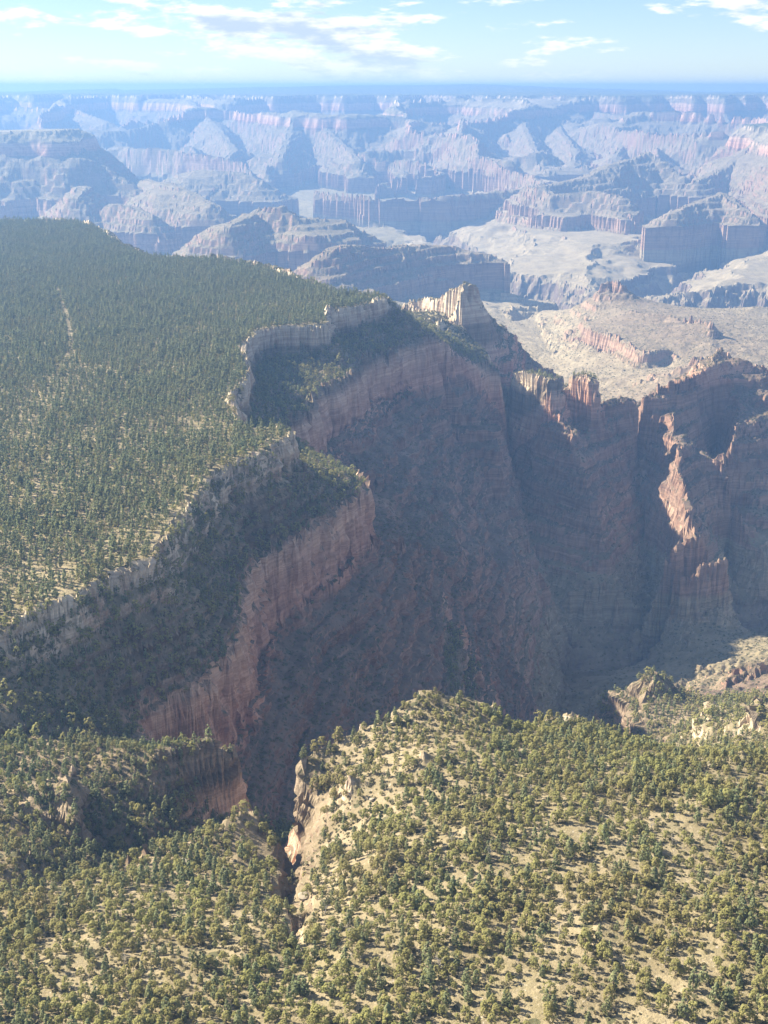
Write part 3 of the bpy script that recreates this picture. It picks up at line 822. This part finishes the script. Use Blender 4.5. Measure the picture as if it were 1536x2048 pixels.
def tube(V, Fc, p0, p1, r0, r1, n=5):
    p0, p1 = np.array(p0, float), np.array(p1, float)
    d = p1 - p0; d /= np.linalg.norm(d) + 1e-9
    a = np.cross(d, [0, 0, 1.0] if abs(d[2]) < .9 else [1.0, 0, 0]); a /= np.linalg.norm(a); b = np.cross(d, a)
    s = len(V)
    for p, r in ((p0, r0), (p1, r1)):
        for k in range(n):
            t = 2 * math.pi * k / n
            V.append(tuple(p + r * (math.cos(t) * a + math.sin(t) * b)))
    for k in range(n):
        Fc.append((s + k, s + (k + 1) % n, s + n + (k + 1) % n, s + n + k))
    Fc.append(tuple(s + n + k for k in range(n)))
def mesh_from(name, V, Fc, mat, smooth=False):
    me = bpy.data.meshes.new(name); me.from_pydata([tuple(v) for v in V], [], Fc); me.materials.append(mat); me.update()
    return me
def make_tree_mesh(kind, seed, nclump, nleaf, leaf):
    """(trunk mesh, crown mesh); about 10 m tall, base at the origin"""
    r = np.random.default_rng(seed)
    H = 10.0
    V, Fc = [], []
    lean = r.normal(0, .25, 2)
    centres = []
    if kind == 'round':
        top, rad, low = H * .98, r.uniform(2.9, 3.7), H * .14
        lob = r.uniform(0, 2 * math.pi, 3)
        for k in range(nclump):
            t = 2 * math.pi * r.random()
            u = r.random() ** .8
            zz_ = low + (top - low) * u
            prof = math.sqrt(max(0.05, 1 - (abs(u - .40) / .62) ** 2.2))
            R = rad * prof * (1 + .22 * math.sin(3 * t + lob[0]) + .15 * math.sin(5 * t + lob[1])) * (0.55 + .45 * math.sqrt(r.random()))
            centres.append((R * math.cos(t), R * math.sin(t), zz_, r.uniform(.8, 1.35)))
        centres.append((0, 0, top - .8, .9))
    else:
        top, rad, low = H, r.uniform(1.75, 2.35), H * r.uniform(.10, .22)
        for k in range(nclump):
            t = 2 * math.pi * r.random()
            u = r.random() ** 1.25
            prof = (1 - u) ** .62 * (.60 + .40 * min(1, u * 5)) + .06
            zz_ = low + (top - low - .5) * u
            R = rad * prof * (.5 + .5 * math.sqrt(r.random())) * (1 + .2 * math.sin(2 * t + seed))
            centres.append((R * math.cos(t), R * math.sin(t), zz_, r.uniform(.55, .95) * (1.15 - .5 * u)))
        centres.append((0, 0, top - .5, .4))
    CV_, CF = [], []
    for (cx, cy, cz_, cr) in centres:
        cx += lean[0] * cz_ / H; cy += lean[1] * cz_ / H
        oc = np.array([cx, cy, (cz_ - H * .42) * .75]); oc /= np.linalg.norm(oc) + 1e-6
        for q in range(nleaf):
            d = r.normal(size=3) + oc * 1.0; d[2] += .3; d /= np.linalg.norm(d)
            p = np.array([cx, cy, cz_]) + d * cr * r.uniform(.75, 1.0) * np.array([1, 1, .8])
            n = d + .6 * oc + .28 * r.normal(size=3); n /= np.linalg.norm(n)
            a = np.cross(n, r.normal(size=3)); a /= np.linalg.norm(a); b = np.cross(n, a)
            s = leaf * r.uniform(.6, 1.35); s2 = s * r.uniform(.55, 1.0)
            i = len(CV_)
            CV_ += [p - a * s - b * s2 * .5, p + a * s * .3 - b * s2, p + a * s + b * s2 * .4, p - a * s * .4 + b * s2]
            CF.append((i, i + 1, i + 2, i + 3))
    tr = 0.22 if kind == 'round' else .20
    tube(V, Fc, (0, 0, -.8), (lean[0] * .4, lean[1] * .4, H * .4), tr, tr * .7)
    tube(V, Fc, (lean[0] * .4, lean[1] * .4, H * .4), (lean[0] * .9, lean[1] * .9, H * .88), tr * .7, .05)
    for (cx, cy, cz_, cr) in centres[::max(1, nclump // 9)]:
        z0 = max(.6, cz_ - 1.6)
        tube(V, Fc, (lean[0] * z0 / H, lean[1] * z0 / H, z0), (cx * .85, cy * .85, cz_), .09, .03, 4)
    return mesh_from('trunk', V, Fc, MAT_BARK), mesh_from('crown', CV_, CF, MAT_PINYON if kind == 'round' else MAT_PINE)
def make_snag_mesh(seed, fallen=False):
    r = np.random.default_rng(seed); V, Fc = [], []; B, BF = [], []
    H = 8.0
    pts = [np.array([0, 0, -.4])]
    for k in range(5): pts.append(pts[-1] + np.array([r.normal(0, .35), r.normal(0, .35), H / 5]))
    for k in range(5): tube(V, Fc, pts[k], pts[k + 1], .24 - .04 * k, .20 - .04 * k)
    for k in range(16):
        i = r.integers(1, 5); p = pts[i] + (pts[i + 1] - pts[i]) * r.random()
        t = r.uniform(0, 6.28); l = r.uniform(.9, 2.6) * (1.15 - p[2] / H * .6)
        e = p + np.array([math.cos(t) * l, math.sin(t) * l, l * r.uniform(.1, .8)])
        tube(B, BF, p, e, .07, .025, 4)
        for q in range(2):
            m_ = p + (e - p) * r.uniform(.4, .9); t2 = t + r.normal(0, .8)
            tube(B, BF, m_, m_ + np.array([math.cos(t2), math.sin(t2), .5]) * l * .4, .035, .015, 3)
    return mesh_from('trunk', V, Fc, MAT_SNAG), mesh_from('branches', B, BF, MAT_SNAG)
def make_shrub_mesh(seed, n=34, leaf=.34):
    r = np.random.default_rng(seed); V, Fc = [], []
    for k in range(n):
        d = r.normal(size=3); d[2] = abs(d[2]); d /= np.linalg.norm(d)
        p = d * np.array([1.25, 1.25, 1.0]) * r.uniform(.55, 1.0); p[2] += .05
        nn = d + .4 * r.normal(size=3); nn /= np.linalg.norm(nn)
        a = np.cross(nn, r.normal(size=3)); a /= np.linalg.norm(a); b = np.cross(nn, a)
        s = leaf * r.uniform(.7, 1.3)
        i = len(V); V += [p - a * s - b * s * .6, p + a * s - b * s * .6, p + a * s + b * s * .6, p - a * s + b * s * .6]; Fc.append((i, i + 1, i + 2, i + 3))
    return mesh_from('shrub', V, Fc, MAT_BRUSH)
def scatter(xs, ys, step):
    gx, gy = np.meshgrid(np.arange(xs[0], xs[1], step), np.arange(ys[0], ys[1], step))
    gx = gx.ravel() + RNG.uniform(-.48, .48, gx.size) * step; gy = gy.ravel() + RNG.uniform(-.48, .48, gy.size) * step
    return gx, gy
def in_view(x, y, z, m=140):
    u, v, d = project(x, y, z)
    return (u > -m) & (u < 1536 + m) & (v < 2048 + m)

# prototypes with fine crowns for the near hillside, coarser ones for the plateau
NEAR_ROUND = [make_tree_mesh('round', 100 + k, 38, 18, .40) for k in range(6)]
NEAR_PINE = [make_tree_mesh('pine', 200 + k, 40, 15, .36) for k in range(5)]
FAR_ROUND = [make_tree_mesh('round', 300 + k, 24, 8, .58) for k in range(3)]
FAR_PINE = [make_tree_mesh('pine', 400 + k, 24, 8, .50) for k in range(4)]
SHRUBS = [make_shrub_mesh(500 + k) for k in range(3)]
SNAGS = [make_snag_mesh(600 + k) for k in range(4)]

def mass(name, label, cat, protos, pts, kind, rot, scl):
    """one object for a mass of growth that nobody could count: points that carry the shared tree shapes"""
    me = bpy.data.meshes.new(name)
    me.vertices.add(len(pts)); me.vertices.foreach_set('co', np.asarray(pts, F32).ravel())
    for an, arr, ty in (('kind', np.asarray(kind, np.int32), 'INT'), ('rot', np.asarray(rot, F32), 'FLOAT')):
        a = me.attributes.new(an, ty, 'POINT'); a.data.foreach_set('value', arr)
    a = me.attributes.new('scl', 'FLOAT_VECTOR', 'POINT'); a.data.foreach_set('vector', np.asarray(scl, F32).ravel())
    me.update()
    o = bpy.data.objects.new(name, me); col.objects.link(o)
    ng = bpy.data.node_groups.new(name, 'GeometryNodeTree')
    ng.interface.new_socket('Geometry', in_out='INPUT', socket_type='NodeSocketGeometry')
    ng.interface.new_socket('Geometry', in_out='OUTPUT', socket_type='NodeSocketGeometry')
    N, L = ng.nodes, ng.links
    gi, go = N.new('NodeGroupInput'), N.new('NodeGroupOutput')
    def attr(nm, ty):
        q = N.new('GeometryNodeInputNamedAttribute'); q.data_type = ty; q.inputs['Name'].default_value = nm
        return q.outputs['Attribute']
    ak, ar, as_ = attr('kind', 'INT'), attr('rot', 'FLOAT'), attr('scl', 'FLOAT_VECTOR')
    cr = N.new('ShaderNodeCombineXYZ'); L.new(ar, cr.inputs[2])
    er = N.new('FunctionNodeEulerToRotation'); L.new(cr.outputs[0], er.inputs[0])
    join = N.new('GeometryNodeJoinGeometry')
    for k, objs in enumerate(protos):
        cmp_ = N.new('FunctionNodeCompare'); cmp_.data_type = 'INT'; cmp_.operation = 'EQUAL'
        L.new(ak, [s for s in cmp_.inputs if s.name == 'A' and s.type == 'INT'][0]); [s for s in cmp_.inputs if s.name == 'B' and s.type == 'INT'][0].default_value = k
        for ob in objs:
            oi = N.new('GeometryNodeObjectInfo'); oi.inputs['Object'].default_value = ob; oi.inputs['As Instance'].default_value = True
            oi.transform_space = 'ORIGINAL'
            ip = N.new('GeometryNodeInstanceOnPoints')
            L.new(gi.outputs[0], ip.inputs['Points']); L.new(cmp_.outputs[0], ip.inputs['Selection']); L.new(oi.outputs['Geometry'], ip.inputs['Instance'])
            L.new(er.outputs[0], ip.inputs['Rotation']); L.new(as_, ip.inputs['Scale'])
            L.new(ip.outputs[0], join.inputs[0])
    L.new(join.outputs[0], go.inputs[0])
    md = o.modifiers.new('growth', 'NODES'); md.node_group = ng
    o['kind'] = 'stuff'; o['label'] = label; o['category'] = cat
    return o
def tree_thing(name, meshes, pos, rotz, scl, label, cat, group):
    e = bpy.data.objects.new(name, None); col.objects.link(e)
    e.empty_display_size = 1.0
    e.location = pos; e.rotation_euler = (0, 0, rotz); e.scale = scl
    e['label'] = label; e['category'] = cat
    if group: e['group'] = group
    parts = []
    for nm, me in meshes:
        o = bpy.data.objects.new(nm, me); o.parent = e; col.objects.link(o); parts.append(o)
    return e, parts

# --- where the trees of the foreground hillside stand
def foreground_trees():
    x, y = scatter((-420, 420), (300, 820), 3.8)
    fg = in_poly(x, y, FG_POLY)
    zk = ground(x, y)[0]; knob = (~fg) & (x < -40) & (y < 720) & ~in_poly(x, y, PLATEAU_POLY) & (project(x, y, zk)[1] > 1484)
    ok = fg | knob
    x, y = x[ok], y[ok]; knob = knob[ok]
    z, j, i = ground(x, y)
    nz = nrm[j, i, 2]
    n1 = fbm2(x, y, 55, 3, .6, 201); n2 = fbm2(x, y, 17, 2, .5, 205)
    u, v, d = project(x, y, z)
    dens = .62 + .34 * n1 + .25 * n2 + .12 * sstep(700, 300, u)
    dens = dens + .3 * sstep(1650, 1500, v) * sstep(900, 1100, u)
    keep = (RNG.random(len(x)) < np.where(knob, .92, dens)) & (nz > .3) & (RNG.random(len(x)) < np.where(knob, sstep(.28, .5, nz), sstep(.4, .75, nz))) & in_view(x, y, z, 200)
    return x[keep], y[keep], z[keep], u[keep], v[keep], d[keep], knob[keep]
fx, fy, fz, fu, fv, fd, fknob = foreground_trees()
nf = len(fx)
f_pine = RNG.random(nf) < np.where(fknob, .6, .30)
f_h = np.where(f_pine, RNG.triangular(2.8, 5.0, 10.0, nf), RNG.triangular(1.7, 3.7, 7.4, nf)) * (1 + .12 * fbm2(fx, fy, 60, 2, .5, 207)) * np.where(fv < 1560, .9, 1)
f_kind = np.where(f_pine, 6 + RNG.integers(0, 5, nf), RNG.integers(0, 6, nf))
f_rot = RNG.uniform(0, 2 * math.pi, nf)
f_w = np.where(f_pine, f_h * RNG.uniform(.85, 1.15, nf), f_h * RNG.uniform(.82, 1.12, nf))
f_scl = np.stack([f_w / 10, f_w / 10, f_h / 10], -1)
# the three hundred that show largest stand as trees of their own
size = f_h * f_w / fd ** 2
inside = (fu > 12) & (fu < 1524) & (fv > 1400) & (fv < 2044)
order = np.argsort(np.where(inside, -size, 1))
PROTO_MESH = NEAR_ROUND + NEAR_PINE
def where_phrase(u, v):
    row = 'at the bottom edge' if v > 1940 else 'on the lower slope' if v > 1800 else 'midway up the slope' if v > 1640 else 'near the canyon edge'
    c = 'far left of the gully' if u < 280 else 'just left of the gully' if u < 560 else 'just right of the gully' if u < 820 else 'mid hillside' if u < 1100 else 'towards the right' if u < 1340 else 'by the right edge'
    return row + ' ' + c
ORD = 'first second third fourth fifth sixth seventh eighth ninth tenth eleventh twelfth thirteenth fourteenth fifteenth sixteenth seventeenth eighteenth nineteenth twentieth'.split()
chosen, per_proto = [], {}
singles = set(order[:300].tolist())
for k in range(11):      # every shape is shown by at least one single tree, whose parts the masses share
    if not any(f_kind[i] == k for i in singles): f_kind[order[k]] = k
def base_label(i):
    pine = int(f_kind[i]) >= 6
    adj = ('tall' if f_h[i] > 8 else 'slender' if f_w[i] < f_h[i] * .95 else 'short') if pine else ('large' if f_h[i] > 6.2 else 'small' if f_h[i] < 5.2 else 'middling')
    return f"{adj} {'green pine' if pine else 'olive juniper'} {where_phrase(fu[i], fv[i])}"
LB = {}
for i in sorted(singles, key=lambda i: fu[i]): LB.setdefault(base_label(i), []).append(i)
LABEL_OF = {}
for lb, ids in LB.items():
    for q, i in enumerate(ids): LABEL_OF[i] = lb if len(ids) == 1 else lb + f", {ORD[q] if q < 20 else str(q + 1) + 'th'} from left"
for i in sorted(singles, key=lambda i: -size[i]):
    k = int(f_kind[i]); pine = k >= 6
    nm = 'pine_tree' if pine else 'juniper_tree'
    label = LABEL_OF[i]
    e, parts = tree_thing(nm, [('trunk', PROTO_MESH[k][0]), ('crown', PROTO_MESH[k][1])], (fx[i], fy[i], fz[i] - .05), f_rot[i], tuple(f_scl[i]), label, 'tree',
                          ('pines' if pine else 'junipers') + ' dotted over the foreground hillside')
    per_proto.setdefault(k, parts)
rest = np.array([i for i in range(nf) if i not in singles])
mass('woodland', 'olive junipers and pines scattered thickly over the sunlit foreground hillside', 'trees', [per_proto[k] for k in range(11)],
     np.stack([fx, fy, fz - .05], -1)[rest], f_kind[rest], f_rot[rest], f_scl[rest])
# dead grey trees
sn_at = [(1345, 1690), (1330, 1935), (1300, 1665), (1180, 1690), (700, 1880), (600, 1865), (650, 1830), (880, 1945), (980, 1720), (1120, 1880), (760, 1790), (330, 1800), (250, 1930), (1440, 1760), (1060, 1600), (905, 1690)]
for q, (u, v) in enumerate(sn_at):
    p = P(u, v, 0.0)
    for _ in range(6):
        z = float(ground([p[0]], [p[1]])[0][0]); p = P(u, v, z)
    tm, bmsh = SNAGS[q % 4]
    s = .75 + .35 * ((q * 37) % 10) / 10
    tree_thing('dead_tree', [('trunk', tm), ('branches', bmsh)], (p[0], p[1], p[2]), q * 1.7, (s, s, s), f"{['bare grey', 'pale bleached', 'thin forked', 'broken-topped grey', 'crooked ashen'][q % 5]} dead tree {where_phrase(u, v)}", 'dead tree', 'bare dead trees on the foreground hillside')
print('foreground trees', nf, round(time.time() - T0, 1))

# --- pale boulders on the edges
def boulder_material():
    m, nt, b = new_mat('limestone')
    n = nt.nodes.new('ShaderNodeTexNoise'); n.inputs['Scale'].default_value = 1.2; n.inputs['Detail'].default_value = 6
    mx = nt.nodes.new('ShaderNodeMix'); mx.data_type = 'RGBA'; mx.inputs[6].default_value = (.26, .22, .165, 1); mx.inputs[7].default_value = (.46, .41, .32, 1)
    nt.links.new(n.outputs['Fac'], mx.inputs[0]); nt.links.new(mx.outputs[2], b.inputs['Base Color'])
    return m
MAT_LIME = boulder_material()
def boulder_mesh(seed):
    r = np.random.default_rng(seed)
    bm = bmesh.new(); bmesh.ops.create_icosphere(bm, subdivisions=2, radius=1)
    pl = [(v / np.linalg.norm(v), r.uniform(.55, .9)) for v in r.normal(size=(9, 3))]
    for v in bm.verts:
        c = np.array(v.co)
        for n_, d_ in pl:
            k = c @ n_ - d_
            if k > 0: c = c - n_ * k
        v.co = c * np.array([1.25, 1.0, .8])
    me = bpy.data.meshes.new('boulder'); bm.to_mesh(me); bm.free(); me.materials.append(MAT_LIME)
    return me
BOULD = [boulder_mesh(700 + k) for k in range(4)]
for q, (u, v, sz, txt) in enumerate([(367, 1726, 3.6, 'angular pale boulder on the crest above the shaded hollow'), (490, 1624, 4.2, 'large pale boulder on top of the wooded knob left of the gully'), (838, 1392, 4.2, 'pale rock block at the high point of the foreground edge'),
        (1092, 1450, 4.6, 'pale rock block standing at the canyon edge right of the notch'), (1134, 1442, 5.0, 'tall cream rock knob on the canyon edge'), (786, 1448, 3.2, 'pale boulder on the foreground edge left of the high point'), (668, 1500, 3.4, 'cream boulder above the gorge wall'),
        (600, 1610, 3.8, 'rounded tan boulder at the foot of the gorge edge'), (745, 1600, 2.6, 'half-buried pale rock among trees right of the gully'), (1238, 1482, 3.8, 'pale upright rock at the canyon edge below the pointed knoll'), (608, 1795, 4.0, 'big pale rock leaning over the dark gully'),
        (1420, 1530, 3.0, 'pale rock on the canyon edge by the right side'), (142, 1560, 3.4, 'pale slab on top of the banded rock fin'), (460, 1496, 3.0, 'orange-tan slab at the end of the wooded shoulder')]):
    p = P(u, v, -10.)
    for _ in range(8): p = P(u, v, float(ground([p[0]], [p[1]])[0][0]))
    o = bpy.data.objects.new('boulder', BOULD[q % 4]); col.objects.link(o); o.location = (p[0], p[1], p[2] + sz * .15); o.rotation_euler = (.2 * math.sin(q), .25 * math.cos(q * 2), q * 1.3)
    k = sz * .62; o.scale = (k, k, k)
    o['label'] = txt; o['category'] = 'boulder'; o['group'] = 'pale boulders along the foreground edges'

# --- undergrowth between them
x, y = scatter((-420, 420), (300, 820), 2.6)
z, j, i = ground(x, y)
keep = (in_poly(x, y, FG_POLY) | ((x < -40) & (y < 720))) & ~in_poly(x, y, PLATEAU_POLY) & (nrm[j, i, 2] > .5) & (RNG.random(len(x)) < .5 + .5 * fbm2(x, y, 45, 3, .6, 231)) & in_view(x, y, z, 100)
x, y, z = x[keep], y[keep], z[keep]
shr_obj = []
bush_at = [(1318, 1760), (1250, 1905), (1090, 1730)]
for q, (u, v) in enumerate(bush_at):
    p = P(u, v, 4.0)
    for _ in range(6): p = P(u, v, float(ground([p[0]], [p[1]])[0][0]))
    o = bpy.data.objects.new('shrub', SHRUBS[q]); col.objects.link(o); o.location = p; o.scale = (1.3, 1.3, 1.2)
    o['label'] = f'low grey-green shrub on bare soil {where_phrase(u, v)}'; o['category'] = 'shrub'; o['group'] = 'shrubs on bare soil'
    shr_obj.append(o)
sh = RNG.triangular(.22, .4, 1.2, len(x))
mass('undergrowth', 'low grey-green scrub between the trees of the foreground hillside', 'scrub', [[o] for o in shr_obj], np.stack([x, y, z], -1), RNG.integers(0, 3, len(x)), RNG.uniform(0, 6.28, len(x)),
     np.stack([sh * 1.15, sh * 1.15, sh], -1))

# --- forest of the plateau
FARP = FAR_ROUND + FAR_PINE
road = PP((112, 575, 0), (122, 600, 0), (136, 640, 0), (143, 690, 0), (132, 730, 0))
x, y = scatter((-1150, 60), (560, 3260), 4.7)
m = in_poly(x, y, PLATEAU_POLY); x, y = x[m], y[m]
z, j, i = ground(x, y)
m = in_view(x, y, z, 120); x, y, z, j, i = x[m], y[m], z[m], j[m], i[m]
drim, _ = seg_dist(x, y, RIM_FRONT)
n1 = fbm2(x, y, 110, 4, .6, 211); n2 = fbm2(x, y, 22, 2, .5, 215)
dens = .80 + .26 * n1 + .30 * n2 - .12 * sstep(170, 20, drim) * sstep(2000, 900, y) + .22 * sstep(1200, 2300, y)
drd, _ = seg_dist(x, y, road)
m = (RNG.random(len(x)) < dens) & ((drd > 3.2) | (RNG.random(len(x)) < .2)) & (drim > 1.5)
x, y, z = x[m], y[m], z[m]
n = len(x)
pine = RNG.random(n) < .76
hh = np.where(pine, RNG.uniform(5.5, 13.5, n), RNG.uniform(3.5, 7.0, n)) * (1 + .15 * fbm2(x, y, 150, 2, .5, 219))
ww = hh * np.where(pine, RNG.uniform(.7, 1.05, n), RNG.uniform(.75, 1.0, n))
kd = np.where(pine, 3 + RNG.integers(0, 4, n), RNG.integers(0, 3, n))
# one single tree of each shape at the plateau's edge
far_parts = []
edge_at = [(400, 985), (430, 955), (530, 900), (585, 872), (330, 1075), (300, 1110), (230, 1135)]
for q in range(7):
    p = P(edge_at[q][0] - 6, edge_at[q][1] - 4, 0.0)
    zz_ = float(ground([p[0]], [p[1]])[0][0])
    nm = ('juniper_tree' if q < 3 else 'pine_tree')
    e, parts = tree_thing(nm, [('trunk', FARP[q][0]), ('crown', FARP[q][1])], (p[0], p[1], zz_ - .1), q * 2.1, (.7, .7, .7) if q < 3 else (.95, .95, 1.0),
                          ['rounded juniper at the plateau edge above the banded cliff', 'second rounded juniper along the edge above the banded cliff', 'juniper near the tip of the near promontory', 'slender pine on the very tip of the near promontory',
                           'narrow pine at the rim where the banded cliff bends', 'pine at the rim just above the bare ledge', 'pine on the rim left of the bare ledge'][q], 'tree', 'trees along the rim')
    far_parts.append(parts)
mass('forest', 'dense dark green pine forest covering the plateau above the cliffs', 'forest', far_parts, np.stack([x, y, z - .2], -1), kd, RNG.uniform(0, 6.28, n), np.stack([ww / 10, ww / 10, hh / 10], -1))
print('plateau trees', n, round(time.time() - T0, 1))

# --- trees on the benches below the rim and scrub on the slopes
x, y = scatter((-700, 900), (560, 2700), 5.4)
m = ~in_poly(x, y, PLATEAU_POLY) & ~in_poly(x, y, FG_POLY); x, y = x[m], y[m]
z, j, i = ground(x, y)
m = in_view(x, y, z, 60) & ~((y < 720) & (x < -40) & (project(x, y, z)[1] > 1484)); x, y, z, j, i = x[m], y[m], z[m], j[m], i[m]
s_, nz = STRAT[j, i], nrm[j, i, 2]
benches = (s_ > -82) & (nz > .36) & (y < 2100) & (RNG.random(len(x)) < .85)
xb, yb, zb = x[benches], y[benches], z[benches]
n = len(xb); hb = RNG.uniform(4.5, 9.5, n); kb = RNG.integers(0, 7, n)
mass('bench_forest', 'dark trees on the shaded ledges between the cliffs below the rim', 'forest', far_parts, np.stack([xb, yb, zb - .3], -1), kb, RNG.uniform(0, 6.28, n), np.stack([hb / 10, hb / 10, hb / 10], -1))
sl = ~benches & (nz > .52) & (RNG.random(len(x)) < np.interp(s_, [-520, -440, -300, -120, -60, 0], [.22, .22, .26, .4, .6, .5]) * np.clip(1 + 1.5 * fbm2(x, y, 130, 4, .65, 241) + 1.6 * ((y > 2060) & (x < 240)), 0, 2))
xs_, ys_, zs_ = x[sl], y[sl], z[sl]
x2, y2 = scatter((200, 1300), (2500, 4100), 13.0)
z2, j2, i2 = ground(x2, y2)
m2 = in_view(x2, y2, z2, 30) & (nrm[j2, i2, 2] > .6) & (RNG.random(len(x2)) < .5)
xs_, ys_, zs_ = np.concatenate([xs_, x2[m2]]), np.concatenate([ys_, y2[m2]]), np.concatenate([zs_, z2[m2]])
n = len(xs_); hs = RNG.uniform(.6, 1.7, n) * np.where(zs_ > -130, 1.25, 1) * np.where((ys_ > 2060) & (ys_ < 2700) & (xs_ < 240), 1.35, 1)
mass('slope_scrub', 'small dark bushes dotted over the canyon slopes and butte', 'scrub', [[o] for o in shr_obj], np.stack([xs_, ys_, zs_], -1), RNG.integers(0, 3, n), RNG.uniform(0, 6.28, n), np.stack([hs, hs, hs], -1))
print('slope growth', len(xb), n, round(time.time() - T0, 1))

# ------------------------------------------------------------------ haze
def build_haze():
    bm = bmesh.new()
    x0, x1, y0, y1, z0, z1 = -30000, 30000, -3000, 23000, -760, 346
    vs = [bm.verts.new(p) for p in ((x0, y0, z0), (x1, y0, z0), (x1, y1, z0), (x0, y1, z0), (x0, y0, z1), (x1, y0, z1), (x1, y1, z1), (x0, y1, z1))]
    for f in ((3, 2, 1, 0), (4, 5, 6, 7), (0, 1, 5, 4), (1, 2, 6, 5), (2, 3, 7, 6), (3, 0, 4, 7)): bm.faces.new([vs[i] for i in f])
    me = bpy.data.meshes.new('haze'); bm.to_mesh(me); bm.free()
    m = bpy.data.materials.new('haze_air'); m.use_nodes = True
    nt = m.node_tree; nt.nodes.clear()
    out = nt.nodes.new('ShaderNodeOutputMaterial')
    v = nt.nodes.new('ShaderNodeVolumePrincipled')
    v.inputs['Color'].default_value = (0.19, 0.365, 0.71, 1)
    v.inputs['Density'].default_value = 1.1e-4
    v.inputs['Anisotropy'].default_value = 0.3
    nt.links.new(v.outputs[0], out.inputs['Volume'])
    me.materials.append(m)
    o = bpy.data.objects.new('haze', me); col.objects.link(o)
    o['kind'] = 'stuff'; o['label'] = 'thin blue haze filling the canyon air'; o['category'] = 'haze'
build_haze()
print('done', round(time.time() - T0, 1))
